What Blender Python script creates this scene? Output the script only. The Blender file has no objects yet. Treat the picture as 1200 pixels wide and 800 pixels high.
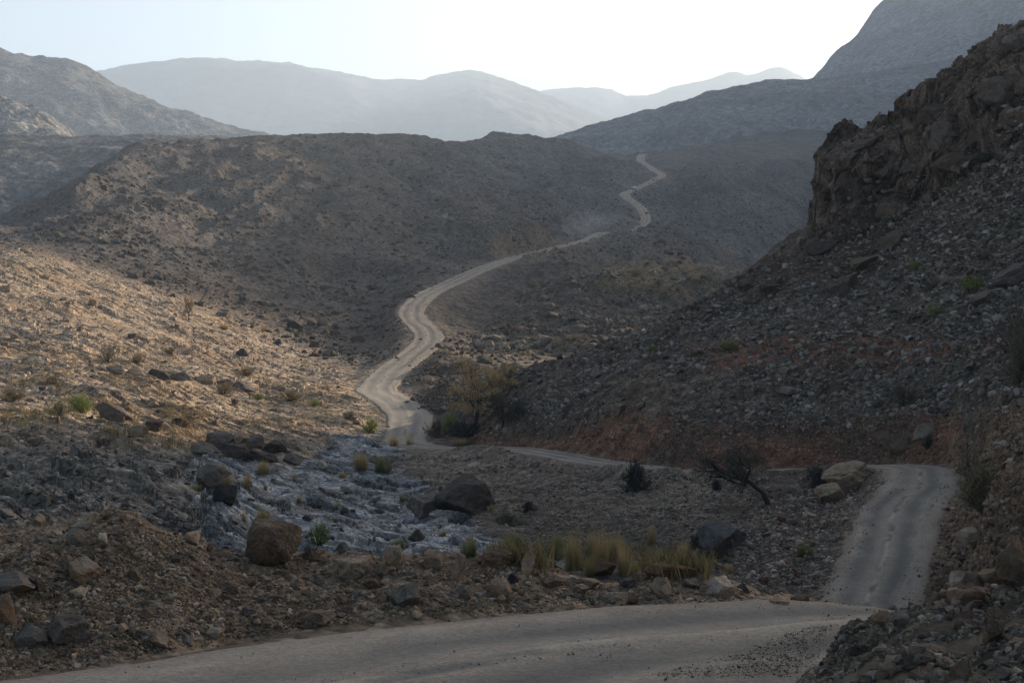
import bpy, bmesh, math, random, time
import numpy as np
from mathutils import Vector, Matrix
T0 = time.time()
def tick(s): print("[%.1fs] %s" % (time.time() - T0, s))

F, CX, CY, CAMZ = 1900.0, 600.0, 400.0, 4.0      # focal length in photo pixels, picture centre, eye height
SUN_AZ, SUN_EL = math.radians(45.0), math.radians(17.5)
rng = np.random.default_rng(7)
random.seed(7)
scene = bpy.context.scene
COL = scene.collection

# ------------------------------------------------------------------ noise
_ang = rng.random((256, 256)) * 2 * math.pi
_GX, _GY = np.cos(_ang).astype(np.float32), np.sin(_ang).astype(np.float32)
_R1 = rng.random((256, 256)).astype(np.float32)
_R2 = rng.random((256, 256)).astype(np.float32)
_R3 = rng.random((256, 256)).astype(np.float32)

def gnoise(x, y):
    xi = np.floor(x).astype(np.int32); yi = np.floor(y).astype(np.int32)
    fx = (x - xi).astype(np.float32); fy = (y - yi).astype(np.float32)
    x0 = xi & 255; x1 = (xi + 1) & 255; y0 = yi & 255; y1 = (yi + 1) & 255
    def g(a, b, dx, dy): return _GX[b, a] * dx + _GY[b, a] * dy
    u = fx * fx * fx * (fx * (fx * 6 - 15) + 10); v = fy * fy * fy * (fy * (fy * 6 - 15) + 10)
    a = g(x0, y0, fx, fy); b = g(x1, y0, fx - 1, fy)
    c = g(x0, y1, fx, fy - 1); d = g(x1, y1, fx - 1, fy - 1)
    a += u * (b - a); c += u * (d - c)
    return (a + v * (c - a)) * 1.5

def fbm(x, y, wl, octs, gain=0.5, cell=None, ridged=False, seed=0.0):
    out = np.zeros(x.shape, np.float32); amp = 1.0; w = wl
    for o in range(octs):
        n = gnoise(x / w + 17.3 * o + seed, y / w - 9.1 * o + seed * 1.7)
        if ridged: n = 0.45 - np.abs(n) * 1.35
        if cell is not None: n = n * np.clip((w / cell - 1.5) / 1.5, 0, 1)
        out += amp * n; amp *= gain; w *= 0.5
    return out

def plates(x, y, wl, seed=0):
    """tilted angular plates: one plane per Voronoi cell; returns height (in units of wl) and the gap to the next cell"""
    x = x / wl; y = y / wl
    xi = np.floor(x).astype(np.int32); yi = np.floor(y).astype(np.int32)
    d1 = np.full(x.shape, 9.0, np.float32); d2 = d1.copy(); h = np.zeros(x.shape, np.float32)
    for a in (-1, 0, 1):
        for b in (-1, 0, 1):
            cx = (xi + a + seed) & 255; cy = (yi + b + seed * 3) & 255
            dx = (x - (xi + a) - _R1[cy, cx]).astype(np.float32); dy = (y - (yi + b) - _R2[cy, cx]).astype(np.float32)
            d = np.sqrt(dx * dx + dy * dy)
            hh = _R3[cy, cx] - 0.5 + _GX[cy, cx] * dx * 0.7 + _GY[cy, cx] * dy * 0.7
            new = d < d1
            d2 = np.where(new, d1, np.minimum(d2, d)); h = np.where(new, hh, h); d1 = np.where(new, d, d1)
    return h, d2 - d1

def sm(a, b, x):
    t = np.clip((x - a) / (b - a), 0, 1); return t * t * (3 - 2 * t)

def pchip(xk, yk, xq):
    xk = np.asarray(xk, float); yk = np.asarray(yk, float)
    if len(xk) == 1: return np.full(np.shape(xq), yk[0])
    h = np.diff(xk); d = np.diff(yk) / h
    m = np.zeros(len(xk)); m[0], m[-1] = d[0], d[-1]
    if len(xk) > 2:
        w1 = 2 * h[1:] + h[:-1]; w2 = h[1:] + 2 * h[:-1]
        ok = d[:-1] * d[1:] > 0
        with np.errstate(divide='ignore', invalid='ignore'):
            hm = (w1 + w2) / (w1 / d[:-1] + w2 / d[1:])
        m[1:-1] = np.where(ok, hm, 0)
    xq = np.clip(xq, xk[0], xk[-1])
    i = np.clip(np.searchsorted(xk, xq, side='right') - 1, 0, len(h) - 1)
    t = (xq - xk[i]) / h[i]; t2 = t * t; t3 = t2 * t
    return (2*t3 - 3*t2 + 1) * yk[i] + (t3 - 2*t2 + t) * h[i] * m[i] + (-2*t3 + 3*t2) * yk[i+1] + (t3 - t2) * h[i] * m[i+1]

# ------------------------------------------------------------------ helpers
def grid_mesh(name, P, col=None, smooth=True):
    R, Cn = P.shape[:2]
    me = bpy.data.meshes.new(name)
    me.vertices.add(R * Cn); me.vertices.foreach_set('co', np.ascontiguousarray(P, np.float32).ravel())
    idx = np.arange(R * Cn, dtype=np.int32).reshape(R, Cn)
    q = np.stack([idx[:-1, :-1], idx[:-1, 1:], idx[1:, 1:], idx[1:, :-1]], -1).reshape(-1, 4)
    n = len(q)
    me.loops.add(n * 4); me.loops.foreach_set('vertex_index', q.ravel())
    me.polygons.add(n); me.polygons.foreach_set('loop_start', np.arange(0, n * 4, 4, dtype=np.int32))
    me.polygons.foreach_set('use_smooth', np.full(n, smooth))
    if col is not None:
        a = me.attributes.new('col', 'FLOAT_COLOR', 'POINT')
        c4 = np.ones((R * Cn, 4), np.float32); c4[:, :3] = col.reshape(-1, 3); a.data.foreach_set('color', c4.ravel())
    me.update()
    return me

def raw_mesh(name, V, Fc, col=None, smooth=False, matidx=None):
    me = bpy.data.meshes.new(name)
    V = np.asarray(V, np.float32); 
    me.vertices.add(len(V)); me.vertices.foreach_set('co', V.ravel())
    lens = np.array([len(f) for f in Fc], np.int32); flat = np.fromiter((i for f in Fc for i in f), np.int32)
    me.loops.add(len(flat)); me.loops.foreach_set('vertex_index', flat)
    me.polygons.add(len(lens)); me.polygons.foreach_set('loop_start', np.concatenate([[0], np.cumsum(lens)[:-1]]).astype(np.int32))
    me.polygons.foreach_set('use_smooth', np.full(len(lens), smooth))
    if col is not None:
        a = me.attributes.new('col', 'FLOAT_COLOR', 'POINT')
        c4 = np.ones((len(V), 4), np.float32); c4[:, :3] = col; a.data.foreach_set('color', c4.ravel())
    me.update(calc_edges=True)
    return me

def link(name, data, mat=None, parent=None, **props):
    o = bpy.data.objects.new(name, data); COL.objects.link(o)
    if mat is not None and data is not None and not data.materials: data.materials.append(mat)
    if parent is not None: o.parent = parent
    for k, v in props.items(): o[k] = v
    return o

# ------------------------------------------------------------------ materials
def new_mat(name):
    m = bpy.data.materials.new(name); m.use_nodes = True
    nt = m.node_tree; b = nt.nodes['Principled BSDF']; b.inputs['Roughness'].default_value = 0.95
    b.inputs['Specular IOR Level'].default_value = 0.12
    return m, nt, b
def N(nt, t, **kw):
    n = nt.nodes.new(t)
    for k, v in kw.items():
        if k in n.inputs.keys(): n.inputs[k].default_value = v
        else: setattr(n, k, v)
    return n
def noise_node(nt, vec, scale, detail=6, rough=0.6):
    n = N(nt, 'ShaderNodeTexNoise'); n.inputs['Scale'].default_value = scale; n.inputs['Detail'].default_value = detail
    n.inputs['Roughness'].default_value = rough; nt.links.new(vec, n.inputs['Vector']); return n
def ramp(nt, fac, lo, hi, a=0.3, b=0.7):
    n = N(nt, 'ShaderNodeMapRange'); n.inputs['From Min'].default_value = a; n.inputs['From Max'].default_value = b
    n.inputs['To Min'].default_value = lo; n.inputs['To Max'].default_value = hi
    nt.links.new(fac, n.inputs['Value']); return n.outputs[0]
def mul(nt, a, b):
    n = N(nt, 'ShaderNodeMath', operation='MULTIPLY'); nt.links.new(a, n.inputs[0]); nt.links.new(b, n.inputs[1]); return n.outputs[0]
def scale_col(nt, col, f):
    n = N(nt, 'ShaderNodeVectorMath', operation='SCALE'); nt.links.new(col, n.inputs[0]); nt.links.new(f, n.inputs['Scale']); return n.outputs[0]

def earth_mat(name, scales, bumps, contrast=(0.55, 1.45), stone=None, sv=0.38):
    """albedo from the zone attribute, broken up by noise at several world scales; bump at the same scales"""
    m, nt, b = new_mat(name)
    at = N(nt, 'ShaderNodeAttribute', attribute_name='col'); pos = N(nt, 'ShaderNodeNewGeometry').outputs['Position']
    fac = None; nrm = None
    for i, (s, bd) in enumerate(zip(scales, bumps)):
        n = noise_node(nt, pos, s, 7, 0.65)
        v = ramp(nt, n.outputs['Fac'], contrast[0], contrast[1])
        fac = v if fac is None else mul(nt, fac, v)
        bp = N(nt, 'ShaderNodeBump'); bp.inputs['Distance'].default_value = bd; bp.inputs['Strength'].default_value = 0.9
        nt.links.new(n.outputs['Fac'], bp.inputs['Height'])
        if nrm is not None: nt.links.new(nrm, bp.inputs['Normal'])
        nrm = bp.outputs[0]
    if stone:
        for sc, bd in stone:
            vo = N(nt, 'ShaderNodeTexVoronoi'); vo.inputs['Scale'].default_value = sc; nt.links.new(pos, vo.inputs['Vector'])
            sep = N(nt, 'ShaderNodeSeparateColor'); nt.links.new(vo.outputs['Color'], sep.inputs[0])
            fac = mul(nt, fac, ramp(nt, sep.outputs[0], 1 - sv, 1 + sv, 0, 1))
            bp = N(nt, 'ShaderNodeBump'); bp.inputs['Distance'].default_value = bd; bp.invert = True
            nt.links.new(vo.outputs['Distance'], bp.inputs['Height']); nt.links.new(nrm, bp.inputs['Normal']); nrm = bp.outputs[0]
    nt.links.new(scale_col(nt, at.outputs['Color'], fac), b.inputs['Base Color']); nt.links.new(nrm, b.inputs['Normal'])
    return m

def stone_mat(name, mode):
    """mode 'instancer': colour carried by the scattered point; 'object': the object's own colour"""
    m, nt, b = new_mat(name)
    if mode == 'instancer':
        c = N(nt, 'ShaderNodeAttribute', attribute_name='col', attribute_type='INSTANCER').outputs['Color']
    else:
        c = N(nt, 'ShaderNodeObjectInfo').outputs['Color']
    pos = N(nt, 'ShaderNodeNewGeometry').outputs['Position']
    n1 = noise_node(nt, pos, 2.2 if mode == 'object' else 1.5, 8, 0.65); n2 = noise_node(nt, pos, 17, 6, 0.7)
    fac = mul(nt, ramp(nt, n1.outputs['Fac'], 0.55, 1.4), ramp(nt, n2.outputs['Fac'], 0.7, 1.3))
    if mode == 'object':
        # pale weathering on some faces, ochre crusts
        n3 = noise_node(nt, pos, 5.0, 5, 0.6)
        mx = N(nt, 'ShaderNodeMix', data_type='RGBA', blend_type='MULTIPLY'); mx.inputs[7].default_value = (1.25, 0.95, 0.68, 1)
        nt.links.new(ramp(nt, n3.outputs['Fac'], 0, 0.9, 0.5, 0.7), mx.inputs[0]); nt.links.new(c, mx.inputs[6]); c = mx.outputs[2]
        vo = N(nt, 'ShaderNodeTexVoronoi', feature='DISTANCE_TO_EDGE'); vo.inputs['Scale'].default_value = 1.7
        wn = N(nt, 'ShaderNodeVectorMath', operation='ADD'); nt.links.new(pos, wn.inputs[0]); nt.links.new(n1.outputs['Color'], wn.inputs[1])
        nt.links.new(wn.outputs[0], vo.inputs['Vector'])
        crack = ramp(nt, vo.outputs['Distance'], 0.0, 1.0, 0.0, 0.05)
    nt.links.new(scale_col(nt, c, fac), b.inputs['Base Color'])
    bp = N(nt, 'ShaderNodeBump'); bp.inputs['Distance'].default_value = 0.12; nt.links.new(n1.outputs['Fac'], bp.inputs['Height'])
    b2 = N(nt, 'ShaderNodeBump'); b2.inputs['Distance'].default_value = 0.03; nt.links.new(n2.outputs['Fac'], b2.inputs['Height']); nt.links.new(bp.outputs[0], b2.inputs['Normal'])
    last = b2
    if mode == 'object':
        b3 = N(nt, 'ShaderNodeBump'); b3.inputs['Distance'].default_value = 0.04; b3.inputs['Strength'].default_value = 0.6
        nt.links.new(crack, b3.inputs['Height']); nt.links.new(b2.outputs[0], b3.inputs['Normal']); last = b3
    nt.links.new(last.outputs[0], b.inputs['Normal'])
    return m

def leaf_mat(name, transl=0.35):
    m, nt, b = new_mat(name)
    at = N(nt, 'ShaderNodeAttribute', attribute_name='col'); oi = N(nt, 'ShaderNodeObjectInfo')
    mx = N(nt, 'ShaderNodeMix', data_type='RGBA', blend_type='MULTIPLY'); mx.inputs[0].default_value = 1
    nt.links.new(at.outputs['Color'], mx.inputs[6]); nt.links.new(oi.outputs['Color'], mx.inputs[7])
    nt.links.new(mx.outputs[2], b.inputs['Base Color'])
    tr = N(nt, 'ShaderNodeBsdfTranslucent'); nt.links.new(mx.outputs[2], tr.inputs['Color'])
    ms = N(nt, 'ShaderNodeMixShader'); ms.inputs[0].default_value = transl
    nt.links.new(b.outputs[0], ms.inputs[1]); nt.links.new(tr.outputs[0], ms.inputs[2])
    nt.links.new(ms.outputs[0], nt.nodes['Material Output'].inputs['Surface'])
    return m

def plain_mat(name, rgb, rough=0.9, metallic=0.0, spec=0.2, noise=0.25, scale=8):
    m, nt, b = new_mat(name); b.inputs['Roughness'].default_value = rough; b.inputs['Metallic'].default_value = metallic
    b.inputs['Specular IOR Level'].default_value = spec
    pos = N(nt, 'ShaderNodeNewGeometry').outputs['Position']; n = noise_node(nt, pos, scale)
    v = N(nt, 'ShaderNodeRGB'); v.outputs[0].default_value = (*rgb, 1)
    nt.links.new(scale_col(nt, v.outputs[0], ramp(nt, n.outputs['Fac'], 1 - noise, 1 + noise)), b.inputs['Base Color'])
    return m

M_ground = earth_mat('stony_ground', (0.045, 0.5, 3.5), (1.2, 0.35, 0.06), (0.68, 1.32), stone=((1.1, 0.30), (5.0, 0.05)))
M_mount = earth_mat('mountain_rock', (0.012, 0.09, 0.4), (9.0, 3.5, 1.2), (0.6, 1.4), stone=((0.16, 2.2), (0.5, 0.8)))
M_far = earth_mat('distant_rock', (0.004, 0.02), (20.0, 5.0), (0.8, 1.2))
M_road = earth_mat('gravel_road', (0.3, 3.0, 14.0), (0.012, 0.012, 0.012), (0.88, 1.12), stone=((22.0, 0.008),), sv=0.16)
M_stone = stone_mat('loose_stone', 'instancer')
M_boulder = stone_mat('boulder_rock', 'object')
M_leaf = leaf_mat('foliage')
M_grass = leaf_mat('dry_grass', 0.4)
M_bark = plain_mat('bark', (0.055, 0.042, 0.033), noise=0.4, scale=14)

# ------------------------------------------------------------------ the terrain, laid out as contour-like break lines
# each break line: px: (py, distance). They run across the valley and are lofted into one sheet.
L = [
 {-700:(1010,6), 600:(975,6), 1000:(930,6), 1200:(880,6), 2400:(800,6)},                                            # 0 near
 {-700:(900,12), -200:(900,13), 20:(880,15), 600:(838,17), 900:(802,18), 990:(745,19), 1060:(722,20), 1130:(700,20), 1200:(665,20), 1600:(560,20)},   # 1 road, near edge and right rubble
 {-700:(860,15), -200:(835,17), 20:(800,19), 250:(752,21.5), 470:(723,23.4), 700:(718,24), 960:(713,25), 1020:(722,26), 1060:(728,28), 1120:(690,28), 1200:(648,28), 1600:(540,26)},  # 2 road, far edge
 {-700:(640,23), -60:(618,24.5), 0:(620,24.8), 60:(612,24.6), 130:(600,24.5), 200:(624,24.8), 260:(648,25.5), 330:(658,26), 420:(659,26.6), 480:(657,27), 545:(651,27.5), 620:(660,27.5), 700:(672,27.5), 800:(684,27.4), 900:(699,27), 945:(710,26.4), 960:(714,26.2), 1010:(735,28), 1060:(745,33), 1095:(700,34), 1120:(655,36), 1160:(612,38), 1200:(565,40), 1600:(470,38)},  # 3 top of the berm
 {-700:(660,32), 0:(668,32), 130:(690,32), 300:(730,33), 600:(745,34), 960:(775,42), 1020:(800,55), 1070:(770,58), 1100:(708,57), 1125:(672,52), 1160:(618,46), 1200:(572,44), 1600:(490,42)},  # 4 behind the berm
 {-700:(610,60), 0:(612,60), 200:(655,62), 400:(668,70), 600:(680,75), 750:(692,78), 900:(716,80), 960:(726,82), 1020:(714,84), 1085:(714,84), 1112:(690,80), 1135:(640,75), 1200:(560,60), 1600:(450,55)}, # 5 wadi, near side
 {-700:(555,85), 0:(560,86), 150:(556,90), 240:(566,95), 330:(602,95), 450:(606,105), 520:(598,110), 600:(604,110), 700:(612,108), 800:(616,104), 900:(622,100), 960:(640,97), 1025:(620,102), 1104:(604,102), 1130:(588,95), 1200:(520,80), 1600:(400,70)}, # 6 wadi, middle
 {-700:(480,120), 0:(500,120), 150:(515,125), 250:(536,135), 350:(545,140), 430:(531,157), 470:(527,165), 500:(525,168), 600:(526,158), 700:(541,145), 800:(552,135), 950:(550,128), 1035:(545,122), 1105:(543,121), 1140:(515,115), 1200:(480,105), 1600:(330,95), 3400:(200,95)}, # 7 bench
 {-700:(440,170), 0:(442,170), 200:(480,166), 300:(510,163), 400:(512,172), 450:(505,183), 485:(499,190), 560:(508,172), 600:(495,166), 700:(468,160), 800:(452,150), 900:(445,145), 1035:(425,140), 1200:(390,130), 1600:(200,120), 2250:(0,115), 3400:(-150,115)}, # 8 slope
 {-700:(400,205), 0:(405,205), 200:(440,205), 330:(470,200), 430:(472,203), 490:(480,200), 560:(482,179), 600:(456,175), 700:(418,176), 800:(378,178), 870:(340,183), 930:(288,186), 960:(266,187), 985:(266,184), 1060:(240,180), 1100:(205,178), 1150:(150,175), 1200:(125,170), 1600:(0,160), 2250:(-220,150), 3400:(-550,150)}, # 9 talus head
 {-700:(340,240), 0:(370,240), 200:(402,240), 330:(440,235), 430:(458,217), 500:(452,215), 545:(470,192), 600:(450,180), 700:(408,181), 800:(368,185), 870:(328,190), 930:(272,193), 958:(256,195), 964:(225,195), 968:(170,195), 1000:(163,195), 1050:(154,192), 1075:(140,190), 1090:(122,188), 1120:(98,187), 1150:(74,185), 1200:(48,180), 1600:(-100,172), 2250:(-360,165), 3400:(-800,165)}, # 10 crest of the near spur
 {-700:(290,330), 0:(297,330), 100:(318,330), 200:(350,325), 330:(398,300), 430:(434,253), 470:(420,260), 500:(404,271), 560:(425,245), 650:(432,232), 700:(430,230), 870:(385,238), 960:(320,250), 1200:(130,250), 1600:(30,250), 3400:(-300,250)}, # 11 behind it
 {-700:(285,370), 0:(286,365), 100:(300,365), 200:(330,355), 330:(375,335), 430:(396,308), 480:(367,313), 560:(388,298), 700:(388,300), 800:(378,310), 870:(362,315), 960:(380,310), 1600:(380,310)}, # 12
 {-700:(275,420), 0:(278,420), 100:(268,420), 200:(295,420), 330:(335,405), 430:(355,385), 500:(347,342), 530:(332,378), 570:(327,415), 600:(322,425), 700:(318,438), 760:(310,445), 800:(314,440), 860:(318,440), 900:(335,430), 960:(350,440), 1600:(380,440)}, # 13 hump
 {-700:(270,470), 0:(273,470), 100:(245,480), 200:(265,480), 330:(300,460), 430:(324,450), 500:(323,420), 530:(319,436), 570:(316,440), 600:(313,452), 650:(322,470), 700:(335,520), 860:(345,520), 960:(370,520), 1600:(390,520)}, # 14
 {-700:(266,500), 0:(270,500), 100:(234,515), 200:(245,535), 330:(258,530), 430:(272,520), 500:(292,520), 570:(302,495), 600:(301,490), 650:(290,550), 690:(280,608), 715:(273,640), 740:(276,650), 770:(271,690), 800:(285,690), 850:(310,660), 880:(333,640), 960:(380,640), 1600:(400,640)}, # 15
 {-700:(265,520), 0:(267,520), 100:(222,545), 200:(215,610), 330:(222,610), 430:(232,615), 500:(258,610), 600:(258,640), 680:(264,678), 715:(270,675), 740:(271,692), 757:(262,716), 800:(262,760), 870:(275,790), 960:(295,790), 1600:(300,790)}, # 16
 {-700:(262,540), 0:(265,540), 60:(240,580), 100:(210,615), 170:(180,690), 260:(185,705), 350:(180,740), 420:(180,770), 500:(195,790), 600:(207,840), 680:(224,840), 730:(228,812), 760:(225,860), 800:(222,890), 900:(225,900), 960:(235,900), 1600:(240,900)}, # 17
 {-700:(260,560), 0:(262,560), 50:(240,600), 100:(206,640), 140:(182,700), 170:(168,750), 260:(168,800), 350:(160,850), 420:(158,880), 500:(167,950), 550:(172,1000), 590:(162,1050), 620:(167,1080), 660:(173,1100), 700:(186,1080), 770:(198,1000), 800:(203,1020), 870:(195,1050), 960:(192,1100), 1600:(190,1100)}, # 18 main crest
 {-700:(310,700), 0:(310,700), 170:(215,900), 350:(200,1000), 500:(205,1100), 590:(195,1200), 640:(178,1200), 660:(172,1220), 720:(185,1200), 765:(182,1210), 800:(178,1250), 870:(167,1300), 950:(161,1350), 1000:(157,1350), 1600:(150,1350)}, # 19
 {-700:(340,1700), 600:(250,1700), 800:(235,1700), 1000:(220,1700), 1600:(210,1700)}, # 20
]
def loft(lines, px, yrows, ks=None):
    K = len(lines); Cn = len(px)
    PY = np.zeros((K, Cn)); LY = np.zeros((K, Cn))
    for k, d in enumerate(lines):
        xs = sorted(d); PY[k] = pchip(xs, [d[x][0] for x in xs], px); LY[k] = pchip(xs, [math.log(d[x][1]) for x in xs], px)
    for k in range(1, K): LY[k] = np.maximum(LY[k], LY[k-1] + 0.012)
    t = np.log(yrows); py = np.zeros((len(t), Cn)); kk = np.zeros((len(t), Cn))
    if ks is None: ks = np.arange(K)
    for j in range(Cn):
        py[:, j] = pchip(LY[:, j], PY[:, j], t) + np.maximum(LY[0, j] - t, 0) * 900; kk[:, j] = np.interp(t, LY[:, j], ks)
    return py, kk

QS = 1.15
px_cols = np.concatenate([np.linspace(-700, -60, 50)[:-1], np.arange(-60, 1260, QS), 1260 + np.linspace(0, 1, 70)**1.5 * 2140])
seg = [(6,15,26),(15,19,60),(19,36,300),(36,60,200),(60,130,380),(130,210,340),(210,260,60),(260,460,230),(460,720,170),(720,1120,170),(1120,1400,60),(1400,1700,10)]
yrows = np.concatenate([np.geomspace(a, b, n, endpoint=False) for a, b, n in seg] + [[1700.0]])
# one more line just below the talus head, so that the slope under the cliff does not feel the cliff's edge
xs9 = sorted(L[9]); x8 = sorted(L[8])
L9b = {}
for x in xs9:
    a8 = (float(pchip(x8, [L[8][k][0] for k in x8], x)), float(pchip(x8, [L[8][k][1] for k in x8], x))); b9 = L[9][x]; t = .86
    L9b[x] = (a8[0] + (b9[0] - a8[0]) * t, a8[1] + (b9[1] - a8[1]) * t)
L.insert(9, L9b)
py_b, K = loft(L, px_cols, yrows, np.array(list(range(9)) + [8.86] + list(range(9, 21))))
PX = np.broadcast_to(px_cols, py_b.shape).astype(np.float32); Y = np.broadcast_to(yrows[:, None], py_b.shape).astype(np.float32)
X = ((PX - CX) / F * Y).astype(np.float32)
Z = (CAMZ + (CY - py_b) / F * Y).astype(np.float32)
K = K.astype(np.float32); PYB = py_b.astype(np.float32)
cell = (Y * 0.0016).astype(np.float32)
tick('loft')

# ---- zone masks, drawn as polygons over the plan of the valley as surveyed from the camera
GW, GH = 440, 300      # raster covers px -280..1480, py -100..1100 at 4 px
_gx, _gy = np.meshgrid(np.arange(GW) * 4 - 280 + 2, np.arange(GH) * 4 - 100 + 2)
def poly_mask(pts, blur=2):
    ins = np.zeros(_gx.shape, bool); n = len(pts)
    for i in range(n):
        (x0, y0), (x1, y1) = pts[i], pts[(i + 1) % n]
        c = ((y0 > _gy) != (y1 > _gy)) & (_gx < (x1 - x0) * (_gy - y0) / ((y1 - y0) or 1e-6) + x0); ins ^= c
    m = ins.astype(np.float32)
    for _ in range(blur):
        m = (m + np.roll(m, 1, 0) + np.roll(m, -1, 0)) / 3; m = (m + np.roll(m, 1, 1) + np.roll(m, -1, 1)) / 3
    return m
def samp(m, px, py):
    a = np.clip(((px + 280) / 4).astype(np.int32), 0, GW - 1); b = np.clip(((py + 100) / 4).astype(np.int32), 0, GH - 1); return m[b, a]
warp1 = fbm(X, Y, 9.0, 4, cell=cell); warp2 = fbm(X, Y, 9.0, 4, cell=cell, seed=41.0)
def zone(pts, blur=2, w=14.0, k0=None, k1=None):
    m = samp(poly_mask(pts, blur), PX + warp1 * w * 1.3, PYB + warp2 * w)
    if k0 is not None: m = m * sm(k0 - .15, k0 + .15, K)
    if k1 is not None: m = m * (1 - sm(k1 - .15, k1 + .15, K))
    return m
z_wadi = zone([(225,555),(255,535),(330,545),(420,508),(470,500),(485,515),(455,540),(470,552),(505,572),(540,590),(560,610),(590,640),(600,665),(560,690),(300,690),(240,640)], 2, 12, 4.3, 8.6)
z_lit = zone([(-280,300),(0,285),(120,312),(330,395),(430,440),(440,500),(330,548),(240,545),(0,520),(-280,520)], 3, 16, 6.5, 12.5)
z_bank = zone([(-280,515),(0,515),(150,520),(245,545),(262,590),(280,660),(-280,700)], 2, 12, 4.2, 7.6)
z_red = zone([(500,500),(600,503),(700,494),(800,498),(900,500),(1000,498),(1110,485),(1160,520),(1165,620),(1120,700),(1095,700),(1118,560),(1040,535),(940,545),(800,548),(700,538),(600,523)], 2, 14, 4.6, 8.3)
z_red2 = zone([(800,410),(880,400),(960,398),(1060,392),(1180,396),(1180,415),(1060,420),(960,424),(860,432)], 1, 12, 7.2, 9)
z_earth = zone([(690,470),(760,430),(860,430),(1000,440),(1180,430),(1180,470),(1000,480),(850,475),(720,500)], 3, 22, 7, 9)
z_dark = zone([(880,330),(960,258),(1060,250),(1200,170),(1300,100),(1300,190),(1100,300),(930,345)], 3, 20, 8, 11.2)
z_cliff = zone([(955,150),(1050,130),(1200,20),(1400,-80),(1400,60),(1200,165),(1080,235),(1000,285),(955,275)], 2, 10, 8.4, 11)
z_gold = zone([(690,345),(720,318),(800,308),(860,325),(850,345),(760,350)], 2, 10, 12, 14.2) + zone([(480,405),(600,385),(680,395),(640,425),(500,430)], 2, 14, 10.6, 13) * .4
berm = sm(1.85, 2.15, K) * (1 - sm(3.7, 4.3, K))
lowr = sm(960, 1010, PX + warp1 * 25) * (1 - sm(3.9, 4.6, K))
spur = sm(5.8, 6.4, K) * (1 - sm(10.8, 11.2, K)) * sm(455, 520, PX)
midh = sm(11.0, 12.0, K)
near = 1 - sm(1.8, 2.1, K)
tick('zones')

# ---- relief
A = np.zeros_like(Z)
bump_big = fbm(X, Y, 70, 5, 0.5, cell)                     # gullies and knolls of the hills
ridge_big = fbm(X, Y, 55, 6, 0.55, cell, ridged=True, seed=5)
A += midh * sm(11.6, 13, K) * (ridge_big * 3.2 + bump_big * 3.0) * np.clip(Y / 700, 0.35, 1.2) * (1 - .75 * np.exp(-((K - 18) / .6) ** 2))
crestk = np.exp(-((K - 18) / 0.5) ** 2)
A += crestk * fbm(X, Y, 30, 5, 0.6, cell, ridged=True, seed=9) * 2.2
hz = sm(11.3, 11.9, K) * (1 - sm(14.2, 15.2, K)) * sm(540, 620, PX) * (1 - np.exp(-((PX - 600) / 40) ** 2) * sm(13, 14, K))
A += hz * (fbm(X, Y, 34, 5, .55, cell, seed=91) * 3.2 + fbm(X, Y, 15, 5, .6, cell, ridged=True, seed=92) * 1.6)
fz = sm(14.3, 15.0, K) * (1 - sm(17.6, 18.2, K)) * sm(430, 520, PX) * (1 - .85 * np.clip(zone([(640,300),(690,262),(715,235),(725,215),(765,188),(800,200),(790,250),(785,290),(720,300)], 2, 4), 0, 1))
A += fz * (fbm(X, Y, 120, 6, .5, cell, ridged=True, seed=111) * 11.0 + fbm(X, Y, 45, 5, .55, cell, seed=112) * 4.0)
fz2 = sm(18.2, 18.8, K) * sm(740, 800, PX)
A += fz2 * fbm(X, Y, 130, 6, .5, cell, ridged=True, seed=113) * 7.0
A += sm(12.6, 14, K) * (1 - sm(16.8, 17.8, K)) * (1 - sm(430, 520, PX)) * fbm(X * 1.6, Y * .6, 60, 6, .5, cell, ridged=True, seed=114) * 4.5
A += midh * fbm(X, Y, 9, 4, 0.6, cell, ridged=True, seed=3) * 0.55
# strata of the sunlit slope and the bank below it: ledges that run down towards the wadi
sx = X * 0.69 - Y * 0.72; sy = X * 0.72 + Y * 0.69
ledge = fbm(sx / 5.5, sy, 4.0, 6, 0.62, cell, ridged=True, seed=12)
lumps = fbm(X, Y, 18, 5, 0.45, cell, seed=22)
left = np.clip(z_lit + z_bank, 0, 1)
A += left * (ledge * 0.32 + lumps * 0.8)
hA, gA = plates(sx / 2.6 + warp1, sy + warp2, 1.9, 3)
hB, gB = plates(sx / 2.2 + warp2, sy + warp1, 0.8, 57)
A += left * (hA * .4 + hB * .14) * sm(-0.35, 0.25, lumps + 0.2) + z_bank * (hA * .35 + hB * .1)
# wadi floor: water-worn rock with pools and joints
wx = X * 0.95 + Y * 0.3; wy = -X * 0.3 + Y * 0.95
worn = fbm(wx, wy / 1.8, 7.0, 6, 0.52, cell, ridged=True, seed=31)
hW, gW = plates(wx + warp1 * 1.2, wy / 1.5 + warp2 * 1.2, 2.6, 9)
crev = fbm(X / 2.6 + warp1, Y + warp2, 4.2, 6, 0.6, cell, ridged=True, seed=83)
hW2, gW2 = plates(wx / 1.5 + warp1 * .6, wy + warp2 * .6, 1.05, 71)
A += z_wadi * (worn * 0.22 + lumps * 1.0 + hW * 0.55 + hW2 * .15 - 0.75 * sm(.2, .6, crev))
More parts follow.
